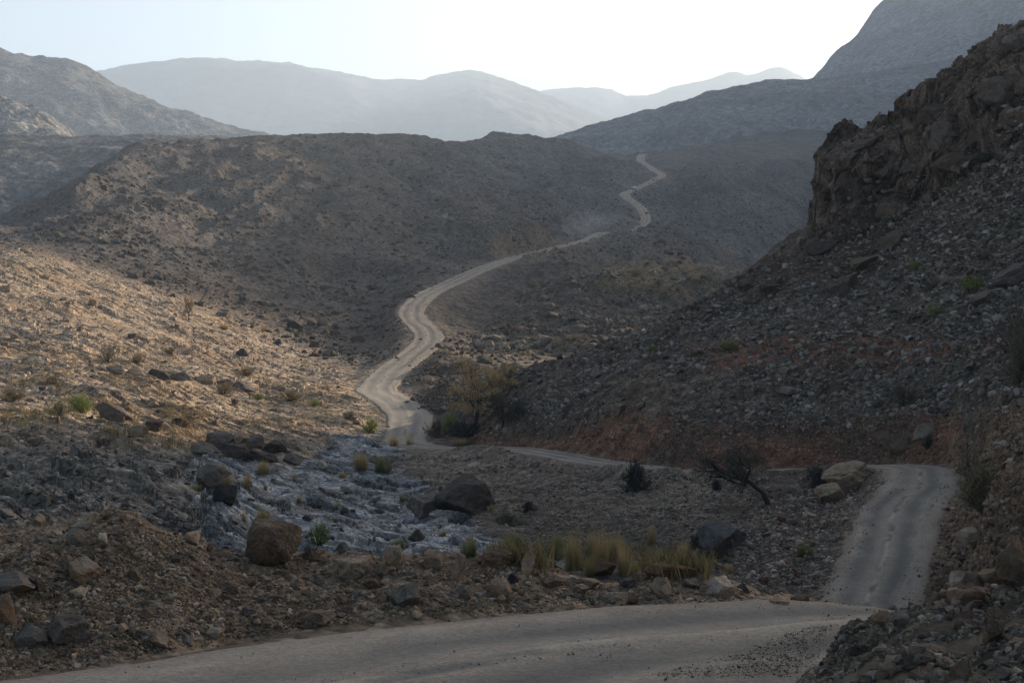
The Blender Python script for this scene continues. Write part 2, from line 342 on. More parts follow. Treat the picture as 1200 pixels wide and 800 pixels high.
# near spur: rubble slope with runnels, blocky cliff
A += spur * (fbm(X, Y, 16, 6, 0.52, cell, seed=14) * 1.2 + fbm(X, Y, 4, 5, 0.6, cell, ridged=True, seed=15) * 0.35) * sm(6.4, 7.4, K)
hC, gC = plates(X * 0.9 + Z * 0.35 + warp1 * 2, Y * 0.9 + Z * 0.7 + warp2 * 2, 5.0, 21)
hC2, gC2 = plates(X + Z * 0.5, Y * 1.1 + Z * 0.6, 1.9, 33)
cl = np.clip(z_cliff, 0, 1)
A += cl * (hC * 3.4 + hC2 * 1.5 + fbm(X, Y, 6, 5, 0.6, cell, ridged=True, seed=17) * 1.0)
# berm and right-hand rubble
A += berm * (fbm(X, Y, 2.6, 6, 0.55, cell, seed=6) * 0.28)
A += lowr * (fbm(X, Y, 2.2, 6, 0.58, cell, seed=8) * 0.30)
A += near * (1 - lowr) * fbm(X, Y, 1.5, 5, 0.5, cell, seed=2) * 0.015
z6 = sm(4.3, 5, K) * (1 - sm(6.8, 7.3, K)) * (1 - np.clip(z_wadi + z_bank, 0, 1))
A += sm(1095, 1130, PX) * sm(3.6, 4.4, K) * (1 - sm(7.2, 8, K)) * (fbm(Y, Z * 1.4, 5, 6, .58, seed=44) * 1.0 + fbm(X, Y, 2.5, 5, .6, cell, ridged=True, seed=45) * .4)
A += z6 * fbm(X, Y, 5, 6, 0.55, cell, seed=19) * 0.45
Z += A
tick('relief')

# ------------------------------------------------------------------ the road
def W(px, py, y): return ((px - CX) / F * y, y, CAMZ + (CY - py) / F * y)
road_pts = [(-22,3,0.15),(-16,8,0.1),(-10,12.6,0.05),(-3.7,17,0),(0.6,20.4,0),(4.1,22.3,-0.05),(7.1,24.4,-0.25),(9.6,29.5,-1.15),(12.3,40,-3.5),(15.4,60,-6.9),
 W(1021,713,84), W(1040,650,92), W(1057,601,102), W(1080,566,112), W(1076,549,119), W(1035,545,125), W(960,550,130), W(880,553,132), W(792,552,135), W(700,541,145), W(605,526,158), W(500,524,168), W(473,516,177), W(479,502,186),
 W(482,490,195), W(458,468,206), W(441,455,220), W(460,434,240), W(494,407,268), W(503,396,280), W(488,377,298), W(481,364,316), W(497,347,345), W(530,331,380), W(568,314,430), W(600,303,480), W(648,291,550), W(690,280,610), W(712,272.5,642), W(728,277,665), W(742,272,690),
 W(757,256,728), W(752,245,765), W(732,229,808), W(744,222,850), W(766,211,905), W(776,204.5,950), W(764,198,1000), W(752,190,1090), W(758,182,1190), W(772,186,1215), W(790,190,1290)]
RP = np.array(road_pts)
tt = np.concatenate([[0], np.cumsum(np.linalg.norm(np.diff(RP[:, :2], axis=0), axis=1))])
# centripetal-ish smoothing: dense pchip then a small moving average scaled with distance
ts = []; s = 0.0
while s < tt[-1]:
    ts.append(s); yy = np.interp(s, tt, RP[:, 1]); s += 0.35 if yy < 60 else (0.6 if yy < 240 else 1.3)
ts = np.array(ts)
RC = np.stack([pchip(tt, RP[:, i], ts) for i in range(3)], -1)
for _ in range(14):
    RC[1:-1] = (RC[:-2] + 2 * RC[1:-1] + RC[2:]) / 4
dirs = np.gradient(RC[:, :2], axis=0)
for _ in range(8): dirs[1:-1] = (dirs[:-2] + 2 * dirs[1:-1] + dirs[2:]) / 4
dirs /= np.linalg.norm(dirs, axis=1)[:, None] + 1e-9
HW = np.interp(RC[:, 1], [0, 20, 30, 84, 125, 140, 170, 200, 300, 700, 1300], [3.3, 3.3, 3.0, 2.75, 2.7, 2.3, 2.4, 2.9, 2.7, 2.3, 2.8])
best = np.full(Z.shape, 1e9, np.float32); rz = np.zeros(Z.shape, np.float32); ry = np.zeros(Z.shape, np.float32)
for i in range(0, len(RC)):
    x, y, z = RC[i]; Rr = HW[i] + (4.0 if y < 150 else 6.0)
    r0, r1 = np.searchsorted(yrows, [y - Rr, y + Rr])
    if r1 <= r0: continue
    u0 = CX + F * min((x - Rr) / max(y - Rr, 3), (x - Rr) / (y + Rr)); u1 = CX + F * max((x + Rr) / max(y - Rr, 3), (x + Rr) / (y + Rr))
    c0, c1 = np.searchsorted(px_cols, [u0, u1])
    if c1 <= c0: continue
    S = (slice(r0, r1), slice(c0, c1))
    d = np.hypot(X[S] - x, Y[S] - y) - HW[i]
    b = d < best[S]
    best[S] = np.where(b, d, best[S]); rz[S] = np.where(b, z, rz[S]); ry[S] = np.where(b, y, ry[S])
band = np.where(Y < 60, 0.8, np.where(Y < 150, 2.4, 4.0)).astype(np.float32)
wgt = 1 - sm(0.0, 1.0, np.clip(best / band, 0, 1))
Z = np.where(best < 1e8, Z * (1 - wgt) + (rz - 0.05) * wgt, Z).astype(np.float32)
# a low windrow of graded stones along the valley side of the benched road
wr = np.exp(-((best - 0.35) / 0.5) ** 2) * (Y < ry) * sm(122, 128, Y) * (1 - sm(168, 178, Y)) * np.clip(sm(700, 716, PX) + sm(525, 540, PX) * (1 - sm(588, 602, PX)), 0, 1)
Z += (wr * (0.42 + 0.3 * fbm(X, Y, 5, 3, seed=77))).astype(np.float32)
tick('road cut')

# extra sideways displacement of the cliff, so that it overhangs and breaks into blocks
XX, YY = X.copy(), Y.copy()
n1 = fbm(Z * 1.0 + Y * 0.3, X, 7, 5, 0.6, seed=3); n2 = fbm(X * 0.9, Z * 1.2, 6, 5, 0.6, seed=61)
bt = (Z - .32 * X + .25 * Y) / 2.4 + .8 * fbm(X, Y + Z, 14, 3, seed=52)
bi = np.floor(bt).astype(np.int32) & 255; bed = (_R1[bi, (bi * 7) & 255] - .5) + .35 * (bt - np.floor(bt))
XX += cl * (n1 * 1.2 + hC2 * 0.8 - bed * 2.2) * (1 - wgt); YY -= cl * bed * 1.6 * (1 - wgt)
YY += cl * (n2 * 1.8 + hC * 1.2) * (1 - wgt)

# ---- ground colours of stone and soil, with sunlight painted into the open left slope
def C(r, g, b): return np.array([r, g, b], np.float32)
col = np.empty(Z.shape + (3,), np.float32); col[:] = C(.17, .142, .112)
def put(m, c, var=0.0):
    global col
    m = np.clip(m, 0, 1)[..., None]; col = col * (1 - m) + m * c
put(berm, C(.17, .128, .092))
put(lowr, C(.10, .082, .063))
put(z6, C(.085, .073, .062))
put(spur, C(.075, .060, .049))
put(sm(5.9, 6.2, K) * (1 - sm(6.9, 7.0, K)) * sm(455, 500, PX) * (1 - sm(800, 900, PX)), C(.145, .12, .097))
put(z_bank, C(.165, .148, .128))
put(z_lit, C(.285, .226, .168))  # colour raised and warmed inside the sunlit outline to carry sunlight
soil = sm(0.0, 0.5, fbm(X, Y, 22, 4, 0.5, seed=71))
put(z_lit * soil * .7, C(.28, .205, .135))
put(midh, C(.09, .072, .058))
put(midh * sm(-.1, .5, bump_big) * .7, C(.10, .076, .056))
put(midh * (1 - sm(100, 330, PX)) * .6, C(.078, .07, .064))
put(sm(14.6, 15.4, K) * sm(640, 720, PX), C(.085, .079, .074))
put(sm(15.6, 16.6, K) * sm(430, 600, PX) * .8, C(.082, .077, .074))
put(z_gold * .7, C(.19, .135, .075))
put(z_earth * .75, C(.115, .09, .07))
put(np.clip(z_red, 0, 1) * .85 * sm(-.6, -.1, warp1), C(.155, .084, .057))
z_cut = zone([(1100,560),(1130,500),(1215,440),(1330,440),(1330,660),(1120,720),(1085,712),(1105,620)], 2, 8, 3, 7.6)
put(z_cut * .85, C(.145, .10, .068))
put(z_red2 * .8, C(.135, .07, .047))
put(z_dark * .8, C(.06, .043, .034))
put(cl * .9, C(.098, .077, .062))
put(cl * sm(.1, .5, hC) * .6, C(.13, .10, .08))
put(z_wadi, C(.245, .23, .21))
put(z_wadi * np.clip(hW2 + .3, 0, 1) * .5, C(.32, .305, .28))
put(z_wadi * sm(.0, .6, fbm(X / 2, Y, 9, 5, .6, seed=88)) * .6, C(.17, .165, .16))
put(z_wadi * sm(.18, .5, crev) * .9, C(.04, .041, .044))
put(z_wadi * sm(.1, .6, -crev) * .6, C(.33, .315, .29))
put(z_wadi * sm(.25, .6, fbm(X, Y, 13, 5, .6, seed=99)) * .7, C(.13, .11, .085))
put(left * sm(.25, .6, -ledge) * .6, C(.15, .14, .135))
put(np.where(best < 1e8, 1 - sm(0.0, 0.7, best), 0) * (1 - lowr) * .7, C(.19, .155, .12))

wz = ((1 - np.clip(z_wadi, 0, 1) * .8) * (1 - .75 * sm(11.2, 13, K)))[..., None]; col = col * (1 + (np.array([1.12, .99, .84], np.float32) - 1) * wz)
def cell_py(): return CY - (Z - CAMZ) / Y * F
VIS = np.minimum.accumulate(cell_py(), axis=0)         # the skyline of everything nearer, per column
def gz(x, y):
    y = np.asarray(y, float); u = CX + F * np.asarray(x, float) / y
    c = np.clip(np.interp(u, px_cols, np.arange(len(px_cols))), 0, len(px_cols) - 1.001); r = np.clip(np.interp(y, yrows, np.arange(len(yrows))), 0, len(yrows) - 1.001)
    c0 = c.astype(int); r0 = r.astype(int); fc = c - c0; fr = r - r0
    return (Z[r0, c0] * (1-fr) * (1-fc) + Z[r0, c0+1] * (1-fr) * fc + Z[r0+1, c0] * fr * (1-fc) + Z[r0+1, c0+1] * fr * fc)
def at(px, py):
    """the ground point first met when sighting at (px, py) from the eye point: (x, y, z, row, col)"""
    c = int(np.clip(np.searchsorted(px_cols, px), 0, len(px_cols) - 1))
    r = int(np.searchsorted(-VIS[:, c], -py)); r = min(r, len(yrows) - 1)
    if VIS[r, c] > py: return None
    y = float(yrows[r])
    return ((px - CX) / F * y, y, float(Z[r, c]), r, c)
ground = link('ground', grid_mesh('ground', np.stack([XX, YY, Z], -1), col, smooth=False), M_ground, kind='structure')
# the ground behind the eye point and off to the sides
tick('ground mesh')

# road ribbon
NV = 61
vs = np.linspace(-1, 1, NV)
side = np.stack([dirs[:, 1], -dirs[:, 0]], -1)
Pr = np.zeros((len(RC), NV, 3), np.float32)
for j, v in enumerate(vs):
    wob = HW * 1.06 + fbm(RC[:, 0] + 7 * np.sign(v), RC[:, 1], 3.0, 3).astype(float) * 0.25 * abs(v)
    Pr[:, j, :2] = RC[:, :2] + side * (v * wob)[:, None]
    Pr[:, j, 2] = RC[:, 2]
av = np.broadcast_to(np.abs(vs), Pr.shape[:2]); sv = np.broadcast_to(vs, Pr.shape[:2])
lat = fbm(Pr[..., 0], Pr[..., 1], 14, 3) * 0.12
rag = fbm(Pr[..., 0], Pr[..., 1], 6.0, 5, 0.6); rag2 = fbm(Pr[..., 0], Pr[..., 1], 2.2, 4, 0.6, seed=7)
sl_ = sv + lat * 1.4 + rag * .05
def lane(c, w): return np.exp(-((sl_ - c) / w) ** 2)
trk = lane(-.43, .17) * np.clip(.9 + .6 * rag, .2, 1) + lane(.27, .18) * np.clip(.9 - .6 * rag, .2, 1) + .35 * lane(.62, .07) * np.clip(rag2 + .3, 0, 1) + .35 * lane(-.12, .05) * np.clip(rag2 * 2, 0, 1)
ridge = lane(-.08, .045) * np.clip(.5 + 1.2 * rag2, 0, 1) + .6 * lane(.03, .03) * np.clip(.3 - 1.4 * rag2, 0, 1) + .7 * lane(.5, .05) * np.clip(.4 + rag2 * 1.4, 0, 1) + .6 * lane(-.72, .06) * np.clip(.5 - rag2, 0, 1)
Pr[..., 2] += 0.05 - 0.24 * sm(0.84, 1.0, av) - 0.05 * trk + 0.05 * ridge + fbm(Pr[..., 0], Pr[..., 1], 2.3, 4) * 0.008
cr = np.empty(Pr.shape, np.float32); cr[:] = C(.275, .22, .16)
def putr(m, c):
    global cr
    m = np.clip(m, 0, 1)[..., None]; cr = cr * (1 - m) + m * c
gv = 0.7 + 0.9 * fbm(Pr[..., 0], Pr[..., 1], 5.0, 4)
putr(.3 * np.clip(rag2 + rag, 0, 1), C(.19, .165, .135)); putr(np.clip(trk * 1.1, 0, 1), C(.15, .127, .102)); putr(ridge, C(.37, .295, .21)); putr(lane(-.06, .06) * np.clip(.15 - rag2 * 2.5, 0, .85), C(.12, .104, .088)); putr(lane(.47, .05) * np.clip(rag2 * 2.5, 0, .7), C(.13, .112, .094)); putr(sm(.66, .92, av + rag * .12) * .9, C(.215, .155, .108))
sun_paint = np.exp(-((Pr[..., 1] - 210) / 22) ** 2); putr(sun_paint * .5, C(.40, .33, .25))  # warm sunlight on the far bend, painted into the road colour
putr(sm(.35, .75, sv + rag * .25) * (1 - sm(24, 27, Pr[..., 1])) * .8, C(.165, .132, .1))
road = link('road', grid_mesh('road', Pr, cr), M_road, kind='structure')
tick('road')

# ------------------------------------------------------------------ hills and mountains behind
def mountain(name, lines, rows, amp, wl, c1, c2, step=2.2, seed=0, px0=-500, px1=1500, ext=None, mat=None):
    cols = np.arange(px0, px1, step)
    if ext is not None: cols = np.concatenate([cols, np.linspace(px1, ext, 90)])
    yr = np.concatenate([np.geomspace(a, b, n, endpoint=False) for a, b, n in rows])
    py, k = loft(lines, cols, yr)
    y = np.broadcast_to(yr[:, None], py.shape).astype(np.float32); x = ((np.broadcast_to(cols, py.shape) - CX) / F * y).astype(np.float32)
    z = (CAMZ + (CY - py) / F * y).astype(np.float32); ce = (y * 0.0022).astype(np.float32)
    rg = fbm(x, y, wl, 7, 0.55, ce, ridged=True, seed=seed); bg = fbm(x, y, wl * 1.3, 5, 0.5, ce, seed=seed + 3)
    kc = len(lines) - 2
    a = amp * (rg + 0.6 * bg) * (0.25 + 0.75 * np.clip(np.abs(k - kc) / 1.0, 0, 1))
    a += np.exp(-((k - kc) / 0.35) ** 2) * fbm(x, y, wl * 0.35, 5, 0.6, ce, ridged=True, seed=seed + 7) * amp * 0.22
    a += (.05 if mat is not None else .06) * amp * fbm(x, y, wl * .12, 5, 0.7, ce * .6, ridged=True, seed=seed + 9)
    z = z + a
    t = sm(-.3, .5, bg)[..., None]; c = C(*c1) * (1 - t) + C(*c2) * t
    o = link(name, grid_mesh(name, np.stack([x, y, z], -1), c.astype(np.float32), smooth=mat is not None), mat or M_mount, kind='structure')
    return o
# low plateau behind the brown hill, left
mountain('hill', [{-500:(300,800), 0:(290,850), 600:(290,900)}, {-500:(215,1000), 0:(215,1020), 200:(215,1020), 600:(230,1020)},
   {-500:(158,1250), 0:(161,1250), 60:(163,1250), 130:(161,1250), 200:(160,1260), 290:(164,1270), 340:(171,1280), 420:(190,1300), 600:(215,1300)}, {-500:(230,1700), 600:(260,1700)}],
   [(800,1250,150),(1250,1700,30)], 9, 90, (.10,.094,.092), (.12,.105,.092), seed=1, px1=620)
# pale crag at the far left
mountain('crag', [{-500:(260,1150), 0:(250,1200), 300:(260,1200)}, {-500:(180,1330), 0:(180,1340), 60:(182,1340), 100:(190,1340), 300:(230,1340)},
   {-500:(60,1550), -60:(98,1530), 0:(112,1500), 25:(124,1490), 45:(130,1480), 62:(143,1470), 85:(158,1460), 110:(172,1450), 300:(240,1450)}, {-500:(200,1800), 300:(280,1800)}],
   [(1150,1560,170),(1560,1800,20)], 13, 60, (.27,.235,.19), (.19,.17,.15), seed=2, px1=300)
mountain('mountain', [{-500:(240,2100), 0:(240,2240), 500:(240,2380)}, {-500:(130,2590), 0:(140,2660), 160:(165,2660), 330:(190,2730), 500:(215,2800)},
   {-500:(-60,3220), -150:(25,3150), 0:(61,3080), 45:(72,3080), 75:(73,3080), 100:(80,3080), 150:(108,3080), 200:(128,3080), 260:(147,3080), 300:(158,3080), 325:(166,3080), 400:(195,3080), 500:(220,3150)}, {-500:(200,3920), 500:(280,3920)}],
   [(2100,3164,200),(3164,3919,30)], 30, 220, (.125,.112,.10), (.10,.095,.09), seed=3, px1=520)
# ridge and big mountain, right
mountain('ridge', [{400:(230,1820), 1500:(200,1820)}, {400:(215,2080), 800:(165,2080), 1000:(150,2080), 1500:(120,2015)},
   {400:(250,2600), 560:(200,2600), 620:(178,2574), 640:(168,2548), 700:(149,2522), 760:(131,2496), 800:(122,2483), 850:(107,2470), 880:(102,2470), 905:(97,2470), 950:(95,2444), 1000:(90,2405), 1200:(60,2340), 1500:(20,2210)}, {400:(280,3250), 1500:(150,3250)}],
   [(1820,2600,200),(2600,3250,30)], 18, 140, (.115,.112,.112), (.10,.098,.098), seed=4, px0=440, px1=1500)
mountain('mountain', [{800:(200,2380), 1200:(170,2380), 1500:(200,1300), 2000:(250,800), 3400:(250,600)}, {800:(180,2800), 1000:(130,2800), 1200:(80,2660), 1500:(50,1500), 2000:(0,950), 3400:(-50,700)},
   {800:(175,3780), 900:(130,3780), 945:(100,3710), 960:(88,3640), 985:(58,3570), 1000:(48,3528), 1018:(22,3500), 1035:(2,3500), 1060:(-10,3472), 1200:(-70,3360), 1500:(-165,1950), 1760:(-190,1500), 1850:(-222,1350), 1976:(-222,1200), 2140:(-200,1070), 2600:(-240,900), 3400:(-300,800)}, {800:(260,4620), 1200:(100,4620), 1500:(20,2900), 2000:(0,2200), 3400:(0,1800)}],
   [(600,1300,100),(1300,3900,360),(3900,4700,30)], 36, 320, (.125,.122,.122), (.145,.14,.135), seed=5, px0=820, px1=1400, ext=3400)
# far pale ridges
mountain('mountain', [{-500:(260,6362), 1500:(260,6362)}, {-500:(180,7356), 300:(170,7356), 700:(170,7356), 1500:(180,7356)},
   {-500:(120,8747), 0:(110,8747), 110:(86,8747), 160:(76,8747), 200:(72,8747), 245:(70,8747), 280:(74,8747), 320:(73,8747), 370:(83,8747), 410:(91,8747), 440:(97,8747), 490:(98,8747), 520:(91,8747), 550:(85,8747), 575:(90,8747), 600:(98,8747), 640:(112,8747), 680:(128,8747), 720:(143,8747), 800:(175,8747), 1500:(220,8747)}, {-500:(200,10336), 1500:(280,10336)}],
   [(6361,8946,160),(8946,10337,20)], 66, 840, (.11,.105,.10), (.17,.155,.14), seed=6, mat=M_far, px0=-250, px1=900)
mountain('mountain', [{400:(260,8350), 1500:(260,8350)}, {400:(200,9940), 1500:(190,9940)},
   {400:(150,11330), 600:(122,11330), 640:(108,11330), 680:(104,11330), 705:(105,11330), 740:(116,11330), 755:(114,11330), 790:(102,11330), 830:(94,11330), 858:(86,11330), 880:(90,11330), 915:(83,11330), 940:(94,11330), 990:(120,11330), 1500:(160,11330)}, {400:(250,12922), 1500:(250,12922)}],
   [(8349,11530,140),(11530,12922,20)], 66, 840, (.12,.115,.11), (.15,.14,.13), seed=8, mat=M_far, px0=420, px1=960)
tick('mountains')
EXPOSURE = 0.68
# ------------------------------------------------------------------ stones
def ico(sub):
    bm = bmesh.new(); bmesh.ops.create_icosphere(bm, subdivisions=sub, radius=1.0)
    V = np.array([v.co[:] for v in bm.verts]); Fc = [[v.index for v in f.verts] for f in bm.faces]; bm.free(); return V, Fc
ICO = {s: ico(s) for s in (2, 3, 4, 5)}
def rock_mesh(name, seed, sub, dims=(1, 1, 1), planes=13, rough=0.06, sharp=1.0, smooth=False):
    """a chiselled stone: sphere cut back by random planes, then roughened; spans about 2*dims, seated around z=0"""
    r = np.random.default_rng(seed); V, Fc = ICO[sub]
    i_ = np.arange(planes) + .5; ph = np.arccos(1 - 2 * i_ / planes); th = math.pi * (1 + 5 ** .5) * i_
    n = np.stack([np.cos(th) * np.sin(ph), np.sin(th) * np.sin(ph), np.cos(ph)], -1) + r.normal(size=(planes, 3)) * .28
    n /= np.linalg.norm(n, axis=1)[:, None]; d = r.uniform(0.58, 0.95, planes)
    dots = V @ n.T
    rad = np.min(np.where(dots > 0.12, d / np.maximum(dots, 0.12), 9), axis=1); rad = np.minimum(rad, 1.35)
    rad = rad * sharp + (1 - sharp) * 0.85
    P = V * rad[:, None]
    q = P * 2.2 + seed * 3.1
    nz = fbm(q[:, 0] + q[:, 2] * .7, q[:, 1] + q[:, 2] * .9, 1.6, 5, 0.55) if sub > 2 else r.normal(size=len(P)) * .4
    nz2 = fbm(q[:, 0] * 1.1 - q[:, 2], q[:, 1] + q[:, 2] * .4, 0.7, 4, 0.6, ridged=True) if sub > 2 else 0
    P = P * (1 + rough * nz + rough * 0.6 * nz2)[:, None]
    P = P * np.array(dims)
    return raw_mesh(name, P, Fc, smooth=smooth)

proto_coll = bpy.data.collections.new('stone_shapes')       # not linked to the scene: only read by the scatter
NPROTO = 12
def shard(name, seed, dims, npts):
    r = np.random.default_rng(seed); bm = bmesh.new()
    for k in range(npts):
        v = r.normal(size=3); v /= np.linalg.norm(v); v = np.sign(v) * np.abs(v) ** .8; bm.verts.new(Vector(v * r.uniform(.8, 1.1) * np.array(dims)))
    bmesh.ops.convex_hull(bm, input=bm.verts[:]); loose = [v for v in bm.verts if not v.link_faces]; bmesh.ops.delete(bm, geom=loose, context='VERTS')
    bmesh.ops.bevel(bm, geom=bm.edges[:], offset=.035, segments=1, affect='EDGES')
    me = bpy.data.meshes.new(name); bm.to_mesh(me); bm.free(); me.materials.append(M_stone); return me
for i in range(NPROTO):
    rp = np.random.default_rng(100 + i)
    proto_coll.objects.link(bpy.data.objects.new('stone_%02d' % i, shard('stone', 200 + i, (1, rp.uniform(.6, .95), rp.uniform(.45, .85)), 13 + i % 6)))
# a second set: split slabs, for bedded rock
slab_coll = bpy.data.collections.new('slab_shapes')
for i in range(NPROTO):
    rp = np.random.default_rng(150 + i)
    slab_coll.objects.link(bpy.data.objects.new('slab_%02d' % i, shard('slab', 260 + i, (1, rp.uniform(.5, .85), rp.uniform(.25, .45)), 11 + i % 5)))

def scatter_tree(coll):
    ng = bpy.data.node_groups.new('strew', 'GeometryNodeTree')
    ng.interface.new_socket('Geometry', in_out='INPUT', socket_type='NodeSocketGeometry'); ng.interface.new_socket('Geometry', in_out='OUTPUT', socket_type='NodeSocketGeometry')
    gi = ng.nodes.new('NodeGroupInput'); go = ng.nodes.new('NodeGroupOutput')
    iop = ng.nodes.new('GeometryNodeInstanceOnPoints'); ci = ng.nodes.new('GeometryNodeCollectionInfo')
    ci.inputs['Collection'].default_value = coll; ci.inputs['Separate Children'].default_value = True; ci.inputs['Reset Children'].default_value = True
    iop.inputs['Pick Instance'].default_value = True
    def na(nm, ty):
        n = ng.nodes.new('GeometryNodeInputNamedAttribute'); n.data_type = ty; n.inputs['Name'].default_value = nm; return n.outputs['Attribute']
    e2r = ng.nodes.new('FunctionNodeEulerToRotation')
    ng.links.new(gi.outputs[0], iop.inputs['Points']); ng.links.new(ci.outputs[0], iop.inputs['Instance'])
    ng.links.new(na('vid', 'INT'), iop.inputs['Instance Index']); ng.links.new(na('rot', 'FLOAT_VECTOR'), e2r.inputs[0]); ng.links.new(e2r.outputs[0], iop.inputs['Rotation'])
    ng.links.new(na('scl', 'FLOAT_VECTOR'), iop.inputs['Scale']); ng.links.new(iop.outputs[0], go.inputs[0])
    return ng
TREE = scatter_tree(proto_coll); TREE_SLAB = scatter_tree(slab_coll)

def sample(pts, n, r):
    P = np.array(pts, float); lo = P.min(0); hi = P.max(0); out = []
    tot = 0
    while tot < n:
        q = r.uniform(lo, hi, (n, 2)); ins = np.zeros(n, bool)
        for i in range(len(P)):
            (x0, y0), (x1, y1) = P[i], P[(i + 1) % len(P)]
            c = ((y0 > q[:, 1]) != (y1 > q[:, 1])) & (q[:, 0] < (x1 - x0) * (q[:, 1] - y0) / ((y1 - y0) or 1e-6) + x0); ins ^= c
        out.append(q[ins]); tot += ins.sum()
    return np.concatenate(out)[:n]

def strew(name, label, pts, n, s0, s1, colr, seed, a=2.0, var=0.35, alt=None, altp=0.2, tree=None, on_road=False, yaw=None, krange=None, sink=0.25, patch=0.0):
    r = np.random.default_rng(seed); q = sample(pts, n, r); keep = []; pos = []
    for px, py in q:
        h = at(px, py)
        if h is None: continue
        x, y, z, ri, ci = h
        b = best[ri, ci]
        if (b < 0.15) != on_road: continue
        if krange and not (krange[0] <= K[ri, ci] <= krange[1]): continue
        pos.append((x, y))
    pos = np.array(pos); m = len(pos)
    if patch:
        pn = fbm(pos[:, 0], pos[:, 1], patch, 4, 0.6, seed=seed); ok = pn > r.uniform(-.75, .45, m); pos = pos[ok]; m = len(pos)
    j = r.normal(size=(m, 2)) * np.minimum(pos[:, 1:2] * 0.004, 1.0); pos = pos + j
    z = gz(pos[:, 0], pos[:, 1])
    u = r.random(m); s = s0 * (1 - u * (1 - (s0 / s1) ** a)) ** (-1 / a) * 0.5
    sc = np.stack([s * r.uniform(.8, 1.25, m), s * r.uniform(.75, 1.1, m), s * r.uniform(.7, 1.15, m)], -1)
    rot = np.stack([r.normal(size=m) * .35, r.normal(size=m) * .35, r.uniform(0, 6.28, m) if yaw is None else r.normal(size=m) * .35 + yaw], -1)
    c = np.array(colr)[None] * np.exp(r.normal(size=(m, 1)) * var * 1.2) * (1 + r.normal(size=(m, 3)) * .035)
    if alt is not None:
        k = r.random(m) < altp; c[k] = np.array(alt)[None] * np.exp(r.normal(size=(k.sum(), 1)) * .25)
    c = np.clip(c * np.array([1.09, .99, .86]), .01, np.minimum(np.array(colr) * 2.1, .5))
    me = bpy.data.meshes.new(name); me.vertices.add(m)
    V = np.stack([pos[:, 0], pos[:, 1], z + (.108 if on_road else 0) + sc[:, 2] * (0.5 - sink * 1.6)], -1).astype(np.float32); me.vertices.foreach_set('co', V.ravel())
    def attr(nm, ty, dat, key):
        t = me.attributes.new(nm, ty, 'POINT'); t.data.foreach_set(key, np.ascontiguousarray(dat).ravel())
    attr('rot', 'FLOAT_VECTOR', rot.astype(np.float32), 'vector'); attr('scl', 'FLOAT_VECTOR', sc.astype(np.float32), 'vector')
    attr('vid', 'INT', r.integers(0, NPROTO, m).astype(np.int32), 'value'); attr('col', 'FLOAT_COLOR', np.concatenate([c, np.ones((m, 1))], 1).astype(np.float32), 'color')
    me.update()
    o = link(name, me, None, kind='stuff', label=label)
    md = o.modifiers.new('strew', 'NODES'); md.node_group = tree or TREE
    return o

BERM = [(-30,830),(0,800),(250,752),(470,722),(700,717),(962,713),(945,706),(900,694),(800,678),(700,664),(620,652),(545,644),(480,648),(330,652),(260,642),(200,617),(130,592),(60,604),(-30,608)]
strew('rubble', 'brown crushed stones covering the bank beside the road', BERM, 30000, .02, .15, (.18, .138, .10), 11, 1.7, .38, (.27, .225, .185), .12)
strew('rubble', 'grey brown crushed stones heaped at the inner side of the road', [(880,802),(960,762),(1000,732),(1050,716),(1090,700),(1125,655),(1205,560),(1230,810),(1100,830),(900,830)], 15000, .016, .14, (.135, .113, .09), 12, 1.6, .35, (.17, .16, .145), .15)
def road_gravel(name, label, n, y0, y1, s0, s1, colr, seed):
    """fine gravel thrown up between the wheel tracks"""
    r = np.random.default_rng(seed); ok = np.where((RC[:, 1] > y0) & (RC[:, 1] < y1))[0]
    i = r.choice(ok, n); c = r.choice([-.78, -.08, -.05, .47, .52, .8, 9], n, p=[.14, .2, .16, .16, .1, .14, .1]); v = np.where(c > 5, r.uniform(-.95, .95, n), c + r.normal(size=n) * .06)
    x = RC[i, 0] + side[i, 0] * v * HW[i] + r.normal(size=n) * .2; y = RC[i, 1] + side[i, 1] * v * HW[i] + r.normal(size=n) * .2
    pn = fbm(x, y, 2.5, 4, .6, seed=5); k = pn > r.uniform(-.8, .5, n); x, y, i = x[k], y[k], i[k]; m = len(x)
    u = r.random(m); s_ = s0 * (1 - u * (1 - (s0 / s1) ** 2.4)) ** (-1 / 2.4) * .5
    me = bpy.data.meshes.new(name); me.vertices.add(m); me.vertices.foreach_set('co', np.stack([x, y, RC[i, 2] + .05 + s_ * .15], -1).astype(np.float32).ravel())
    cc = np.clip(np.array(colr)[None] * np.exp(r.normal(size=(m, 1)) * .4), .02, .5)
    for nm, ty, dat, key in (('rot', 'FLOAT_VECTOR', r.uniform(0, 6.28, (m, 3)), 'vector'), ('scl', 'FLOAT_VECTOR', np.stack([s_, s_ * .85, s_ * .8], -1), 'vector'), ('vid', 'INT', r.integers(0, NPROTO, m), 'value'), ('col', 'FLOAT_COLOR', np.concatenate([cc, np.ones((m, 1))], 1), 'color')):
        t = me.attributes.new(nm, ty, 'POINT'); t.data.foreach_set(key, np.ascontiguousarray(dat, np.int32 if ty == 'INT' else np.float32).ravel())
    me.update(); o = link(name, me, None, kind='stuff', label=label); md = o.modifiers.new('strew', 'NODES'); md.node_group = TREE
road_gravel('gravel', 'fine gravel between the wheel tracks of the near road', 9000, 13, 27, .010, .05, (.215, .175, .132), 13)
road_gravel('gravel', 'gravel between the wheel tracks below the bend', 2200, 82, 122, .03, .10, (.26, .21, .158), 33)
SLOPE = [(500,522),(560,480),(600,458),(700,408),(800,366),(870,328),(930,275),(1000,270),(1060,240),(1200,130),(1215,470),(1120,484),(1035,496),(950,498),(800,496),(700,492),(600,503),(520,508)]
